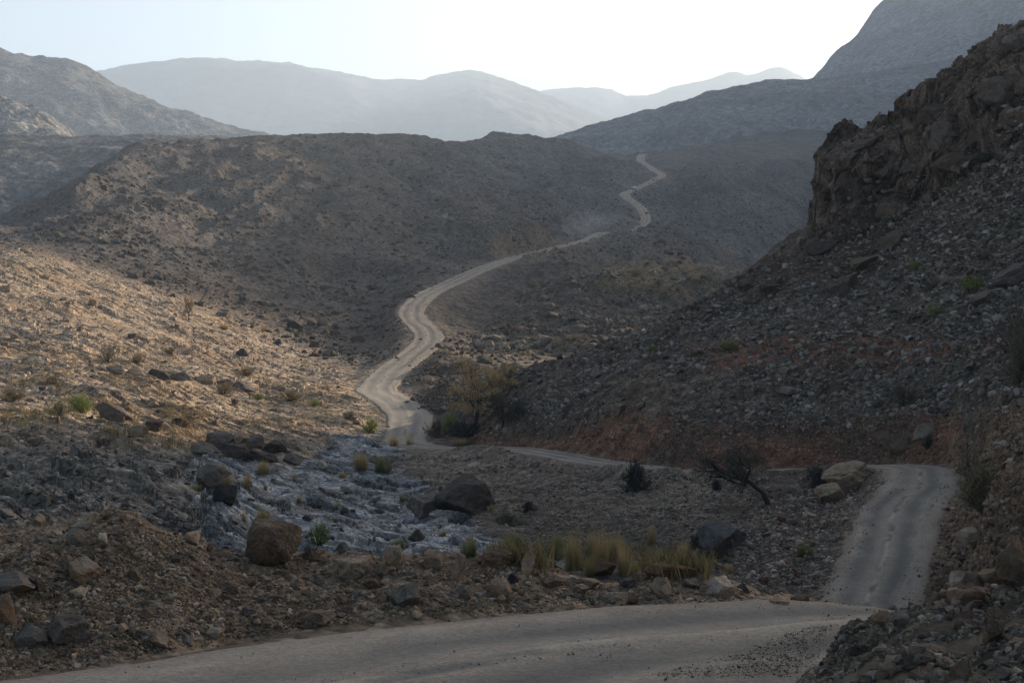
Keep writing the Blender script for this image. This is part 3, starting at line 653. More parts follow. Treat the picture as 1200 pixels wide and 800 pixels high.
strew('scree', 'grey angular scree on the steep slope above the road', SLOPE, 27000, .18, 1.0, (.125, .108, .093), 14, 1.9, .5, (.165, .15, .135), .10, krange=(6.9, 10.4), patch=14)
strew('scree', 'slabby grey stones in the upper scree', [(800,368),(870,330),(960,300),(1100,240),(1215,180),(1215,400),(1000,395),(850,400)], 5000, .35, 1.5, (.135, .118, .10), 15, 2.0, .45, (.17, .15, .13), .12, tree=TREE_SLAB, krange=(6.9, 10.4), patch=9)
strew('rubble', 'red brown stones in the cut above the road', [(500,505),(600,503),(700,492),(800,496),(1000,497),(1110,484),(1110,540),(1035,540),(800,548),(700,536),(600,523)], 10000, .08, .42, (.16, .092, .064), 16, 1.8, .35, (.21, .17, .14), .12, krange=(6.8, 8.3))
strew('scree', 'dark small stones on the slope below the road', [(470,532),(600,530),(700,545),(800,556),(950,560),(960,600),(880,690),(800,670),(700,650),(640,640),(560,595),(500,570)], 17000, .09, .5, (.13, .108, .089), 17, 1.9, .38, (.20, .17, .145), .08, krange=(4.3, 7.0))
strew('rubble', 'tan broken stones on the shoulder below the bend', [(820,640),(900,590),(960,555),(1030,545),(1035,560),(990,620),(965,690),(940,705),(880,690),(800,680)], 5200, .09, .6, (.19, .15, .12), 18, 1.7, .36, (.27, .235, .2), .15, krange=(4.3, 7.3))
strew('rubble', 'brown stones in the cut bank right of the road', [(1110,545),(1150,500),(1215,470),(1215,650),(1120,720),(1088,712),(1105,620)], 4200, .06, .42, (.155, .108, .08), 19, 1.7, .36, (.22, .19, .16), .12)
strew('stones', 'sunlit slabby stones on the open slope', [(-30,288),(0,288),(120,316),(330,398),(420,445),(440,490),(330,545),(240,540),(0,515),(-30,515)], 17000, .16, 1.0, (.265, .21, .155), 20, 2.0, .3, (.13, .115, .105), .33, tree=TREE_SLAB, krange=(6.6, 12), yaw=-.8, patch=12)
strew('stones', 'grey stones on the shaded wadi bank', [(-30,518),(0,518),(150,522),(245,548),(275,620),(280,660),(130,600),(-30,610)], 4500, .14, .9, (.165, .148, .13), 21, 1.8, .38, (.085, .08, .075), .25, tree=TREE_SLAB, krange=(4.3, 7.6), yaw=-.8, patch=7)
strew('pebbles', 'pale rock fragments in the dry wadi bed', [(250,560),(330,545),(420,515),(500,572),(560,610),(600,655),(420,655),(300,655)], 4200, .1, .7, (.26, .245, .22), 22, 1.9, .35, (.09, .088, .085), .3, tree=TREE_SLAB, krange=(4.3, 7.6), patch=5)
strew('stones', 'brown stones strewn over the rounded hill', [(-30,290),(0,262),(100,208),(170,168),(350,162),(500,168),(590,165),(640,170),(660,270),(560,315),(500,345),(480,370),(490,400),(440,440),(330,400),(120,316)], 15000, .35, 1.9, (.105, .08, .062), 23, 2.3, .33, (.075, .068, .062), .3, krange=(10.6, 19), patch=40)
strew('stones', 'dark stones on the low hump beside the far road', [(485,400),(560,385),(650,325),(700,315),(860,316),(875,328),(800,372),(700,412),(600,455),(560,470),(490,490),(450,470)], 9000, .25, 1.5, (.095, .082, .07), 24, 2.0, .36, (.19, .165, .13), .15, krange=(7.9, 14.5), patch=16)
strew('stones', 'blue grey stones on the far spur and saddle', [(600,300),(640,175),(770,200),(960,192),(960,330),(860,316),(700,312)], 9000, .6, 2.4, (.09, .083, .077), 25, 2.2, .33, (.16, .155, .15), .15, krange=(13.5, 19.3), patch=35)
strew('scree', 'dark blocks fallen about the cliff', [(955,170),(1050,156),(1200,45),(1215,180),(1080,240),(1000,280),(940,300)], 800, .4, 2.0, (.098, .078, .064), 26, 1.7, .35, (.10, .078, .062), .12, krange=(8, 10.4))
strew('rubble', 'stone blocks breaking out of the low hump', [(500,400),(560,385),(650,325),(700,318),(860,318),(875,328),(800,372),(700,412),(600,455)], 700, 1.0, 3.6, (.105, .092, .08), 27, 1.8, .3, (.17, .14, .11), .2, krange=(10.9, 14.6), patch=22)
strew('stones', 'rough blocks along the hill crests and gullies', [(0,268),(100,208),(170,168),(350,160),(500,168),(590,163),(660,172),(760,200),(860,320),(700,300),(560,300),(480,360),(380,430),(120,310)], 2600, 1.2, 4.2, (.095, .076, .062), 28, 2.2, .3, (.075, .068, .063), .3, krange=(10.6, 19), patch=60)
strew('gravel', 'stones scattered along the crumbling road edges', [(940,712),(958,712),(985,650),(1003,600),(1035,565),(1035,548),(1055,548),(1050,575),(1020,610),(1003,650),(975,712)], 420, .05, .22, (.20, .165, .13), 29, 1.8, .35, on_road=True)
strew('gravel', 'stones spilled from the cut bank onto the road edge', [(1060,712),(1085,650),(1098,600),(1108,560),(1125,548),(1120,620),(1095,712)], 420, .05, .25, (.16, .115, .085), 30, 1.8, .35, on_road=True)
strew('gravel', 'dark gravel fanning from the rubble onto the road', [(760,803),(850,780),(930,750),(985,728),(1030,718),(1030,745),(990,803)], 6500, .008, .06, (.175, .145, .112), 31, 2.0, .35, on_road=True, sink=.4)
strew('rubble', 'broken brown rock in the cut bank below the thorn bush', [(1100,560),(1130,505),(1215,440),(1215,660),(1130,690),(1092,705),(1108,620)], 3000, .12, .9, (.15, .107, .078), 32, 1.7, .35, (.21, .18, .15), .15)
tick('strewn stones 2')
# ------------------------------------------------------------------ boulders and rocks, one object each
PAL = dict(brown=(.135,.102,.075), tan=(.25,.195,.143), pale=(.335,.285,.23), grey=(.14,.125,.11), dark=(.072,.061,.053), black=(.035,.033,.033), blue=(.098,.095,.098), orange=(.19,.13,.088), rust=(.125,.075,.052), rubble=(.115,.095,.075), crag=(.095,.076,.063), cragb=(.12,.093,.073), cragg=(.115,.10,.09), slopet=(.115,.092,.072), slopep=(.165,.14,.115))
SHARED = []
for i in range(16):
    r = np.random.default_rng(700 + i)
    me = rock_mesh('rock', 720 + i, 4, (1, r.uniform(.65, .95), r.uniform(.5, .85)), planes=8 + i % 5, rough=0.055); me.materials.append(M_boulder); SHARED.append(me)
taken = []
def put_rock(px, pyb, wpx, hpx, colour, label, seed, name='boulder', group=None, hero=True, roll=0.0, pitch=0.0, yaw=None, planes=14, sub=5, rough=0.07, depth=None, sink=0.14, sharp=1.0, lift=0.0):
    h = at(px, pyb)
    if h is None: return None
    x, y, z, ri, ci = h
    w = wpx * y / F; hh = hpx * y / F; d = depth * w if depth else 0.5 * (w + min(hh * 1.3, w))
    if hero:
        me = rock_mesh(name, seed, sub, (1, 1, 1), planes=planes, rough=rough, sharp=sharp)
        V = np.empty(len(me.vertices) * 3, np.float32); me.vertices.foreach_get('co', V); V = V.reshape(-1, 3)
        ext = V.max(0) - V.min(0); V = (V - (V.max(0) + V.min(0)) / 2) / ext * np.array([w, d, hh])
        cr_, sr = math.cos(roll), math.sin(roll)
        V = np.stack([V[:, 0] * cr_ + V[:, 2] * sr, V[:, 1], -V[:, 0] * sr + V[:, 2] * cr_], -1)
        V[:, 2] -= V[:, 2].min() + hh * sink
        me.vertices.foreach_set('co', V.astype(np.float32).ravel()); me.update(); me.materials.append(M_boulder)
        o = link(name, me); o.rotation_euler = (0, 0, 0 if yaw is None else yaw)
    else:
        o = link(name, SHARED[seed % len(SHARED)])
        o.scale = (w / 1.8, d / 1.8, hh / 1.5); o.rotation_euler = (random.uniform(-.3, .3), random.uniform(-.3, .3), random.uniform(0, 6.28))
    o.location = (x, y + d * 0.32, z + lift * y / F) if hero else (x, y + d * .3, z + hh * (0.45 - sink))
    c = np.array(PAL[colour]) * random.uniform(.9, 1.1) * np.array([1.08, .99, .88])
    o.color = (*c, 1); o['label'] = label; o['category'] = 'boulder' if name == 'boulder' else 'rock'
    if group: o['group'] = group
    taken.append((px, pyb - hpx / 2, max(wpx, hpx) * .5, label))
    return o
G1 = 'large rocks along the roadside bank'; G2 = 'boulders in the wadi'; G3 = 'boulders on the steep slope'; G4 = 'blocks of the cliff'; G5 = 'rocks in the rubble beside the road'; G6 = 'ledge blocks on the sunlit slope'
H = put_rock
H(316,666,68,60,'brown','largest rounded brown boulder, perched on the bank above the pale wadi',1,group=G1,rough=.10,planes=18,sharp=.8,sink=.06,depth=.9)
H(95,686,42,36,'tan','wedge shaped tan boulder halfway down the gravel mound',2,group=G1,planes=10)
H(86,641,24,26,'grey','rounded grey boulder near the top of the gravel mound',3,group=G1,planes=18,sharp=.85)
H(97,621,36,20,'pale','pale slab leaning behind the rounded rock at the mound top',4,group=G1,planes=8,roll=-.35)
H(14,698,48,30,'grey','broad grey slab with a light top at the far end of the bank',5,group=G1,planes=8)
H(36,693,30,18,'dark','dark flat slab resting beside the broad light topped slab',6,group=G1,planes=8,roll=.2)
H(74,759,54,44,'grey','big dark grey wedge boulder low on the bank near the road',7,group=G1,planes=9)
H(34,762,42,30,'grey','cracked grey boulder beside the big dark wedge',8,group=G1)
H(4,735,26,46,'orange','tall ochre boulder at the edge of the bank below a grey slab',9,group=G1,planes=10)
H(181,761,38,26,'tan','tan slab tipped towards the road below the gravel mound',10,group=G1,planes=9,roll=.5)
H(374,735,36,22,'tan','low tan rock at the road edge below the round boulder',11,group=G1)
H(251,750,20,15,'pale','small pale stone alone on the road edge below the mound',12,group=G1)
H(474,716,40,38,'grey','grey brown lopsided boulder low on the bank by the road',13,group=G1,planes=12,roll=.4)
H(488,726,17,13,'tan','small tan stone at the foot of the lopsided boulder',14,group=G1,sub=4)
H(586,700,28,26,'tan','smooth egg shaped tan boulder on the bank face',15,group=G1,planes=26,sharp=.55,rough=.03,roll=.4)
H(413,682,46,32,'tan','pale tan block on the bank crest right of the round boulder',16,group=G1,planes=11)
H(375,658,34,15,'orange','flat ochre rock just right of the largest brown boulder',17,group=G1,planes=9,roll=.15)
H(508,668,26,26,'tan','square shouldered tan rock below the spiky dark tuft',18,group=G1)
H(537,682,18,40,'tan','narrow upright tan slab standing on the bank crest',19,group=G1,planes=9,roll=.25)
H(460,664,24,28,'tan','upright tan block on the crest beside the wadi',20,group=G1,planes=10)
H(618,675,15,38,'tan','thin tan slab standing on edge at the bank crest',21,group=G1,planes=8,roll=.25)
H(583,664,42,24,'orange','knobbly ochre boulder at the top of the bank',22,group=G1)
H(601,686,14,13,'black','small blackish stone beside the egg shaped boulder',23,group=G1,sub=4)
H(664,666,28,14,'pale','pale flat stone on the crest below the tall grass',24,group=G1,planes=8)
H(641,665,28,11,'blue','bluish flat slab behind the bank crest',25,group=G1,planes=8)
H(706,678,34,26,'rust','dark red brown boulder on the crest under the tall grass',26,group=G1,planes=11)
H(786,679,62,24,'orange','long orange brown wedge boulder lying on the bank crest',27,group=G1,planes=8,depth=.5)
H(757,681,34,14,'tan','pale tan tapering slab against the long orange wedge',28,group=G1,planes=8,roll=-.3)
H(846,701,36,32,'pale','large pale angular boulder near the end of the bank',29,group=G1,planes=11,roll=.4)
H(779,702,27,25,'tan','tan angular boulder below the long orange wedge',30,group=G1,planes=10,roll=.4)
H(735,690,19,13,'blue','bluish grey stone between the red brown boulder and orange wedge',31,group=G1,sub=4)
H(690,690,26,13,'tan','flat tan slab in the little stack below the red brown boulder',32,group=G1,planes=8)
H(672,684,26,11,'pale','pale thin slab on the little stack of stones',33,group=G1,planes=8)
H(680,696,24,11,'tan','lower tan slab of the little stack of stones',34,group=G1,planes=8)
H(914,714,24,13,'tan','flat tan stone where the bank meets the road end',35,group=G1)
H(938,710,22,16,'brown','last brown rock of the bank before the bend',36,group=G1)
H(812,690,24,14,'grey','grey stone between the pale boulder and the long wedge',37,group=G1)
H(645,690,30,14,'brown','flat brown stone right of the small blackish one',38,group=G1)
H(435,690,20,14,'brown','brown stone below the pale tan block',39,group=G1)
H(1000,574,64,36,'tan','broad pale tan outcrop boulder on the shoulder inside the bend',40,group=G2,planes=13,rough=.09,sink=.1)
H(975,590,34,26,'tan','lower tan boulder leaning on the broad outcrop inside the bend',41,group=G2)
H(849,648,60,50,'blue','large bluish grey boulder half buried in the slope above the grass',42,group=G2,planes=10,roll=-.5,sink=.2)
H(543,606,74,48,'dark','huge dark square boulder at the edge of the pale wadi bed',43,group=G2,planes=9,sink=.08,roll=-.1)
H(497,604,44,28,'grey','grey split boulder leaning beside the huge dark one',44,group=G2,planes=8,roll=-.3)
H(262,592,30,30,'black','small black block above the round brown boulder',45,group=G2,planes=9,roll=.5)
H(248,572,40,34,'grey','grey crag end of the shaded bank beside the black block',46,group=G2)
H(240,532,38,14,'grey','grey flat ledge block at the start of the sunlit slab row',47,group=G6,planes=8,roll=.12)
H(268,536,52,15,'dark','long dark ledge slab facing the wadi',48,group=G6,planes=7,roll=.15,depth=.5)
H(305,542,44,13,'dark','second long dark slab continuing the ledge towards the wadi',49,group=G6,planes=7,roll=.18,depth=.5)
H(256,521,34,17,'grey','grey rounded block on top of the dark ledge',50,group=G6)
H(280,522,24,18,'tan','tan square block on top of the dark ledge',51,group=G6)
H(298,526,22,20,'grey','grey upright block at the middle of the ledge row',52,group=G6)
H(320,531,32,18,'dark','dark rounded block at the end of the ledge row',53,group=G6)
H(343,545,26,14,'grey','low grey block past the end of the ledge row',54,group=G6)
H(160,512,24,17,'tan','tan squarish boulder alone on the sunlit slope above the shadow edge',55,group=G6)
H(178,505,26,15,'dark','dark boulder beside the tan squarish one on the sunlit slope',56,group=G6)
H(130,495,44,20,'grey','grey broken ledge on the sunlit slope below the green bush',57,group=G6,planes=9,roll=.3)
for i, (a, b, w_, h_) in enumerate([(160,440,30,17),(185,443,28,19),(210,446,30,20),(238,449,26,19),(262,452,24,16),(285,458,30,15),(135,437,26,12)]):
    H(a, b, w_, h_, ['grey', 'dark', 'grey', 'tan', 'dark', 'grey', 'grey'][i], ['grey block near the upper end of the long broken ledge', 'dark block in the upper half of the long broken ledge', 'largest grey block in the middle of the long broken ledge', 'tan block right of the largest ledge block', 'dark block in the lower half of the long broken ledge', 'grey tilted block at the lower end of the long broken ledge', 'low grey block starting the long broken ledge'][i], 300 + i, group=G6, sub=4, planes=9, roll=random.uniform(0, .35), sink=.45)
H(1036,736,26,21,'orange','rounded red brown boulder at the road crest beside the grey block',60,group=G5,planes=16,sharp=.8)
H(1057,737,26,24,'grey','pointed grey block at the road crest',61,group=G5,planes=8)
H(1046,718,14,10,'brown','small brown stone just behind the pointed grey block',62,group=G5,sub=4)
H(1168,760,28,52,'brown','tall dark brown block sunk in the rubble bank',63,group=G5,planes=10)
H(1128,812,26,44,'brown','upright brown slab at the bottom of the rubble',64,group=G5,planes=9,roll=.35)
H(1127,694,26,26,'pale','pale boulder at the top edge of the rubble above the road',65,group=G5,planes=12)
H(1180,800,24,20,'grey','grey stone beside the upright brown slab',66,group=G5)
H(1140,640,36,26,'pale','pale rounded rock in the cut bank below the thorny bush',67,group=G5,sharp=.8)
H(1012,770,34,14,'dark','low dark clod on the rubble edge nearest the road',68,group=G5)
H(876,781,9,10,'black','small dark stone lying alone on the gravel road',69,group=G5,sub=4,name='rock')
H(902,758,7,6,'black','tiny dark stone lying on the road near the crest',70,group=G5,sub=4,name='rock')
H(1047,292,46,26,'slopet','large tan slab lying below the cliff on the dark slope',71,group=G3,planes=9,roll=-.4)
H(1014,318,34,16,'slopet','tan slab lower and left of the large slab below the cliff',72,group=G3,planes=8,roll=-.3)
H(1186,338,46,26,'cragg','grey boulder near the upper right of the scree beyond the green shrubs',73,group=G3,roll=-.4)
H(1156,358,34,20,'cragg','grey block between the green shrub and the big thorny bush',74,group=G3,roll=-.3)
H(727,493,20,20,'slopep','pale pointed boulder standing out of the scree above the road',75,group=G3,planes=9)
H(990,345,40,18,'cragg','long grey slab in the middle of the scree',76,group=G3,planes=8,roll=-.4)
H(905,345,30,18,'dark','dark rock on the skyline edge of the near spur',77,group=G3)
H(876,342,24,14,'dark','dark rock lower down the skyline edge of the spur',78,group=G3)
H(925,465,22,14,'slopep','pale pinkish boulder alone on the middle scree',79,group=G3)
H(920,440,16,12,'slopep','small pale boulder above the pinkish one on the scree',80,group=G3)
H(1010,430,16,12,'slopep','pale round stone below the upper red band',81,group=G3)
H(1055,535,40,30,'slopet','ochre rock face beside the road bend',82,group=G3)
H(1085,520,20,34,'slopep','pale fin of rock standing above the road bend',83,group=G3,planes=9,roll=.5)
H(962,300,40,22,'dark','dark ledge block under the overhanging cliff corner',84,group=G3)
H(1195,700,44,70,'brown','large brown face of rock in the cut bank at the picture edge',85,group=G5,planes=12)
# cliff blocks
for i, (a, b, w_, h_, cn, lab) in enumerate([
 (985,185,44,24,'crag','flat dark block at the overhanging corner of the cliff'),(1020,178,40,18,'crag','low dark block on the cliff top behind the corner'),(1052,172,34,18,'cragb','brown block on the cliff top at the foot of the upper crag'),
 (1075,158,38,30,'cragb','brown block at the first step of the upper crag'),(1096,140,40,36,'crag','dark block on the second step of the upper crag'),(1110,165,46,38,'cragg','smooth grey slab set in the crag face'),
 (1122,112,44,30,'crag','dark block halfway up the crag skyline'),(1140,140,44,40,'cragb','brown square block in the middle of the crag'),(1146,95,40,32,'cragb','brown block below the crag summit'),
 (1168,78,36,28,'crag','dark jagged block at the crag summit'),(1170,120,50,40,'crag','large dark block under the crag summit'),(1192,100,40,36,'cragb','brown block at the edge of the frame under the summit'),
 (1188,66,30,24,'cragg','grey tilted slab on the crag summit'),(1125,195,60,26,'cragb','wide brown slab at the foot of the crag'),(1075,200,44,36,'cragg','grey slab under the first step of the crag'),
 (1160,165,50,30,'crag','dark slab low in the crag below the large block'),(1190,145,46,30,'cragb','brown slab low in the crag near the picture edge'),(1000,225,40,44,'crag','dark upright block in the cliff face under the corner'),
 (975,240,26,46,'cragb','tall brown block forming the cliff nose'),(1040,215,46,34,'crag','dark wedge in the cliff face'),(1045,250,40,26,'cragb','rusty block low in the cliff face')]):
    H(a, b, w_, h_, cn, lab, 400 + i, group=G4, planes=8, sub=4, roll=random.uniform(-.5, -.1), sink=.42, depth=.9)

# the many lesser rocks: named by their look and the landmark they lie next to
LAND = [(p[0], p[1], p[3]) for p in taken]
SHORT = {}
def shade_name(c):
    l = sum(c) / 3
    return 'blackish' if l < .055 else 'dark' if l < .095 else 'brown' if c[0] / c[2] > 1.6 and l < .17 else 'grey' if c[0] / c[2] < 1.35 and l < .22 else 'tan' if l < .25 else 'pale'
PLACES = [
 ('bank', [(0,790),(250,745),(470,716),(700,711),(955,708),(900,694),(800,680),(700,666),(620,654),(545,646),(480,650),(330,654),(260,644),(200,622),(130,600),(60,612),(0,622)], 120, (9, 26), ['tan','brown','grey','tan','rubble','pale'], 'rocks strewn on the roadside bank', 'on the roadside bank'),
 ('rubble', [(960,775),(1010,728),(1090,700),(1130,660),(1200,570),(1200,795),(1000,795)], 55, (8, 20), ['rubble','grey','dark','brown','rubble'], 'rocks in the rubble heap by the road', 'in the rubble heap'),
 ('scree', [(620,490),(700,420),(800,380),(870,345),(960,300),(1060,260),(1195,190),(1195,470),(1035,520),(800,520)], 58, (8, 20), ['grey','dark','grey','blue','dark','grey'], 'rocks on the scree slope', 'on the scree slope'),
 ('shoulder', [(830,650),(900,600),(960,560),(1020,560),(980,630),(955,690),(900,690)], 34, (8, 20), ['tan','grey','pale','brown','rust'], 'rocks on the shoulder below the bend', 'on the stony shoulder'),
 ('wadi', [(280,570),(330,550),(420,530),(500,580),(560,615),(590,650),(420,650),(320,650)], 16, (8, 20), ['grey','blue','dark','pale'], 'loose blocks in the wadi bed', 'in the pale wadi bed'),
 ('slope', [(0,320),(120,345),(300,420),(420,460),(400,500),(300,540),(0,505)], 28, (7, 17), ['grey','tan','dark'], 'rocks on the sunlit slope', 'on the sunlit slope')]
used_labels = set()
KEY = {'bank': [(316,637,'the largest round boulder'),(95,670,'the wedge shaped tan boulder'),(74,740,'the big dark wedge'),(474,700,'the lopsided grey boulder'),(586,688,'the egg shaped boulder'),(786,668,'the long orange wedge'),(846,687,'the large pale boulder'),(706,665,'the red brown boulder'),(181,750,'the tipped tan slab'),(374,725,'the low tan road edge rock'),(537,662,'the narrow upright slab'),(413,668,'the pale tan block'),(14,685,'the broad light topped slab'),(130,615,'the mound summit'),(914,708,'the end of the bank'),(250,700,'the flank of the gravel mound'),(640,690,'the little stack of slabs')],
 'rubble': [(1036,726,'the rounded red brown boulder'),(1168,735,'the tall dark brown block'),(1128,790,'the upright brown slab'),(1127,680,'the pale boulder'),(1012,765,'the low dark clod'),(1195,670,'the large brown rock face'),(1080,760,'the middle of the heap')],
 'scree': [(1047,280,'the large tan slab'),(1186,325,'the grey boulder by the shrubs'),(727,483,'the pale pointed boulder'),(990,336,'the long grey slab'),(925,458,'the pinkish boulder'),(905,336,'the skyline rock'),(1085,500,'the pale fin'),(850,405,'the low bush at the spur edge'),(1137,328,'the green shrub'),(1060,440,'the bare shrub'),(800,470,'the earthy patch'),(1160,420,'the upper red band')],
 'shoulder': [(1000,560,'the broad outcrop'),(849,625,'the bluish boulder'),(940,640,'the grass tuft'),(900,620,'the leaning tree foot'),(960,680,'the road edge')],
 'wadi': [(543,590,'the huge dark boulder'),(370,620,'the small green bush'),(302,600,'the tall dry grass'),(450,640,'the lower pools'),(430,560,'the upper ledges')],
 'slope': [(97,468,'the bright green bush'),(210,440,'the long broken ledge'),(268,530,'the dark ledge slabs'),(160,504,'the tan squarish boulder'),(60,380,'the upper slope'),(125,412,'the pale shrub'),(330,430,'the lower dry grass'),(30,470,'the dry bushes')]}
SHAPES = ['angular','blunt','flat','chunky','rounded','splintered','wedge shaped','lumpy','slabby','rough','pointed','cracked','tilted','knobbly','squarish','worn']
rk = np.random.default_rng(99)
for key, poly, n, (w0, w1), cols_, grp, where in PLACES:
    q = sample(poly, n * 4, rk); cnt = 0
    for px, py in q:
        if cnt >= n: break
        wd = w0 * (1 - rk.random() * (1 - (w0 / w1) ** 1.5)) ** (-1 / 1.5); hp = wd * rk.uniform(.55, .95)
        if any(abs(px - t[0]) < (t[2] + wd * .5) * .9 and abs(py - hp / 2 - t[1]) < (t[2] + wd * .5) * .75 for t in taken): continue
        h = at(px, py)
        if h is None or best[h[3], h[4]] < 0.3: continue
        cn = cols_[int(rk.integers(len(cols_)))]; si = int(rk.integers(16))
        lab = None
        nb = sorted(KEY[key], key=lambda k: (k[0] - px) ** 2 + ((k[1] - py) * 1.3) ** 2)
        cw = {'rubble': 'earthy', 'blue': 'bluish', 'rust': 'reddish', 'orange': 'ochre'}.get(cn, cn)
        sz = 'small' if wd < w0 * 1.25 else 'middling' if wd < w0 * 1.8 else 'large'
        kx, ky, kn = nb[0]
        rel = ('below' if py > ky else 'above') if abs(py - ky) > abs(px - kx) else ('right of' if px > kx else 'left of')
        far = '' if math.hypot(px - kx, py - ky) < 45 else 'well '
        lab = "%s %s %s rock %s, %s%s %s" % (sz, SHAPES[si], cw, where, far, rel, kn)
        base = lab; t = 0; alts = ['second', 'third', 'fourth', 'fifth', 'sixth']
        while lab in used_labels and t < 5:
            lab = base.replace("%s %s %s rock" % (sz, SHAPES[si], cw), "%s %s %s %s rock" % (alts[t], sz, SHAPES[si], cw)); t += 1
        used_labels.add(lab)
        put_rock(px, py, wd, hp, cn, ' '.join(lab.split()[:16]), si, name='rock', group=grp, hero=False, sink=rk.uniform(.1, .3)); cnt += 1
tick('boulders')

# ------------------------------------------------------------------ plants
class MB:
    def __init__(s): s.V = []; s.F = []; s.C = []
    def tube(s, pts, rads, c, n=5):
        base = len(s.V)
        for i, p in enumerate(pts):
            d = np.array(pts[min(i + 1, len(pts) - 1)]) - np.array(pts[max(i - 1, 0)]); d = d / (np.linalg.norm(d) + 1e-9)
            a = np.cross(d, (0.3, 0.9, 0.2)); a /= np.linalg.norm(a) + 1e-9; b = np.cross(d, a)
            for k in range(n):
                t = 2 * math.pi * k / n; s.V.append(np.array(p) + rads[i] * (math.cos(t) * a + math.sin(t) * b)); s.C.append(c)
        for i in range(len(pts) - 1):
            for k in range(n):
                s.F.append((base + i*n + k, base + i*n + (k+1) % n, base + (i+1)*n + (k+1) % n, base + (i+1)*n + k))
    def leaf(s, p, d, nrm, l, w, c):
        b = len(s.V); sd_ = np.cross(d, nrm); sd_ /= np.linalg.norm(sd_) + 1e-9
        s.V += [p, p + d * l * .5 + sd_ * w, p + d * l, p + d * l * .5 - sd_ * w]; s.C += [c] * 4; s.F.append((b, b+1, b+2, b+3))
    def blade(s, pts, w, cols):
        b = len(s.V)
        for i, p in enumerate(pts):
            k = w * (1 - i / (len(pts) - 0.6)); s.V += [p - np.array([k, 0, 0]) * s.ax[0] - np.array([0, k, 0]) * s.ax[1], p + np.array([k, 0, 0]) * s.ax[0] + np.array([0, k, 0]) * s.ax[1]]; s.C += [cols[i]] * 2
        for i in range(len(pts) - 1): s.F.append((b+2*i, b+2*i+1, b+2*i+3, b+2*i+2))
    def mesh(s, name): return raw_mesh(name, np.array(s.V), s.F, np.array(s.C))
def unit(v): return v / (np.linalg.norm(v) + 1e-9)

def make_tuft(seed, n, low, tip, spread=.45, lean=.5):
    r = np.random.default_rng(seed); m = MB()
    heads = [(r.normal(size=2) * spread * .42, r.uniform(.55, 1.0)) for k in range(7)]
    for i in range(n):
        hd, hs = heads[r.integers(7)]; rr = r.normal(size=2) * .09; h = hs * r.beta(3.2, 1.8) * 1.1 + .06
        p = np.array([hd[0] + rr[0], hd[1] + rr[1], -.03]); a2 = math.atan2(rr[1], rr[0]) + r.normal() * .6; ln = lean * (.15 + abs(r.normal()) * .8)
        o = np.array([math.cos(a2), math.sin(a2), 0])
        pts = [p + o * ln * h * t ** 1.7 + np.array([0, 0, h * (t - .3 * ln * t * t)]) for t in (0, .35, .7, 1)]
        t = r.random(); m.ax = (math.cos(a2 + 1.5), math.sin(a2 + 1.5)); f = r.uniform(.6, 1.35)
        cs = [tuple(np.array(low) * (1 - u) * f + np.array(tip) * u * f) for u in (0, .3 + .3 * t, .6 + .3 * t, 1)]
        m.blade(pts, r.uniform(.004, .0085), cs)
    return m.mesh('tuft')
def make_bush(seed, ntw, nleaf, leaf, c1, c2, twig, squash=1.0, flat=.75, bare=.0):
    """a shrub about 1 wide and 1 high: forked twigs and a cloud of small leaves held on them; returns (stem mesh, foliage mesh)"""
    r = np.random.default_rng(seed); st = MB(); fo = MB(); ends = []
    for i in range(ntw):
        a = r.uniform(0, 6.28); el = r.uniform(.25, 1.45); d = np.array([math.cos(a) * math.cos(el), math.sin(a) * math.cos(el), math.sin(el)])
        ln = r.uniform(.35, .6) * (1 - .25 * abs(math.cos(el)) * r.random()); p0 = np.array([math.cos(a) * .04, math.sin(a) * .04, -.02]); bend = r.normal(size=3) * .1
        p1 = p0 + d * ln * .5 + bend * .3; p2 = p0 + d * ln + bend
        st.tube([p0, p1, p2], [.014, .010, .006], twig, 4)
        for k in range(4):
            s0 = p1 + (p2 - p1) * r.uniform(0, 1); d2 = unit(d + r.normal(size=3) * .65 + np.array([0, 0, .25])); l2 = r.uniform(.15, .38); e = s0 + d2 * l2
            st.tube([s0, s0 + d2 * l2 * .5 + r.normal(size=3) * .02, e], [.006, .004, .0018], twig, 3); ends.append((s0, e))
    E = np.array([e for s0, e in ends])
    for i in range(nleaf):
        s0, e = ends[r.integers(len(ends))]; p = s0 + (e - s0) * r.uniform(.15, 1.1) + r.normal(size=3) * .035
        if p[2] < 0.02: p[2] = abs(p[2]) + .02
        d = unit(r.normal(size=3)); nn = unit(r.normal(size=3)); f = r.uniform(.65, 1.35); u = r.random()
        fo.leaf(p, d, nn, leaf * r.uniform(.6, 1.4), leaf * r.uniform(.2, .34), tuple((np.array(c1) * (1 - u) + np.array(c2) * u) * f))
    return st.mesh('stem'), fo.mesh('foliage')
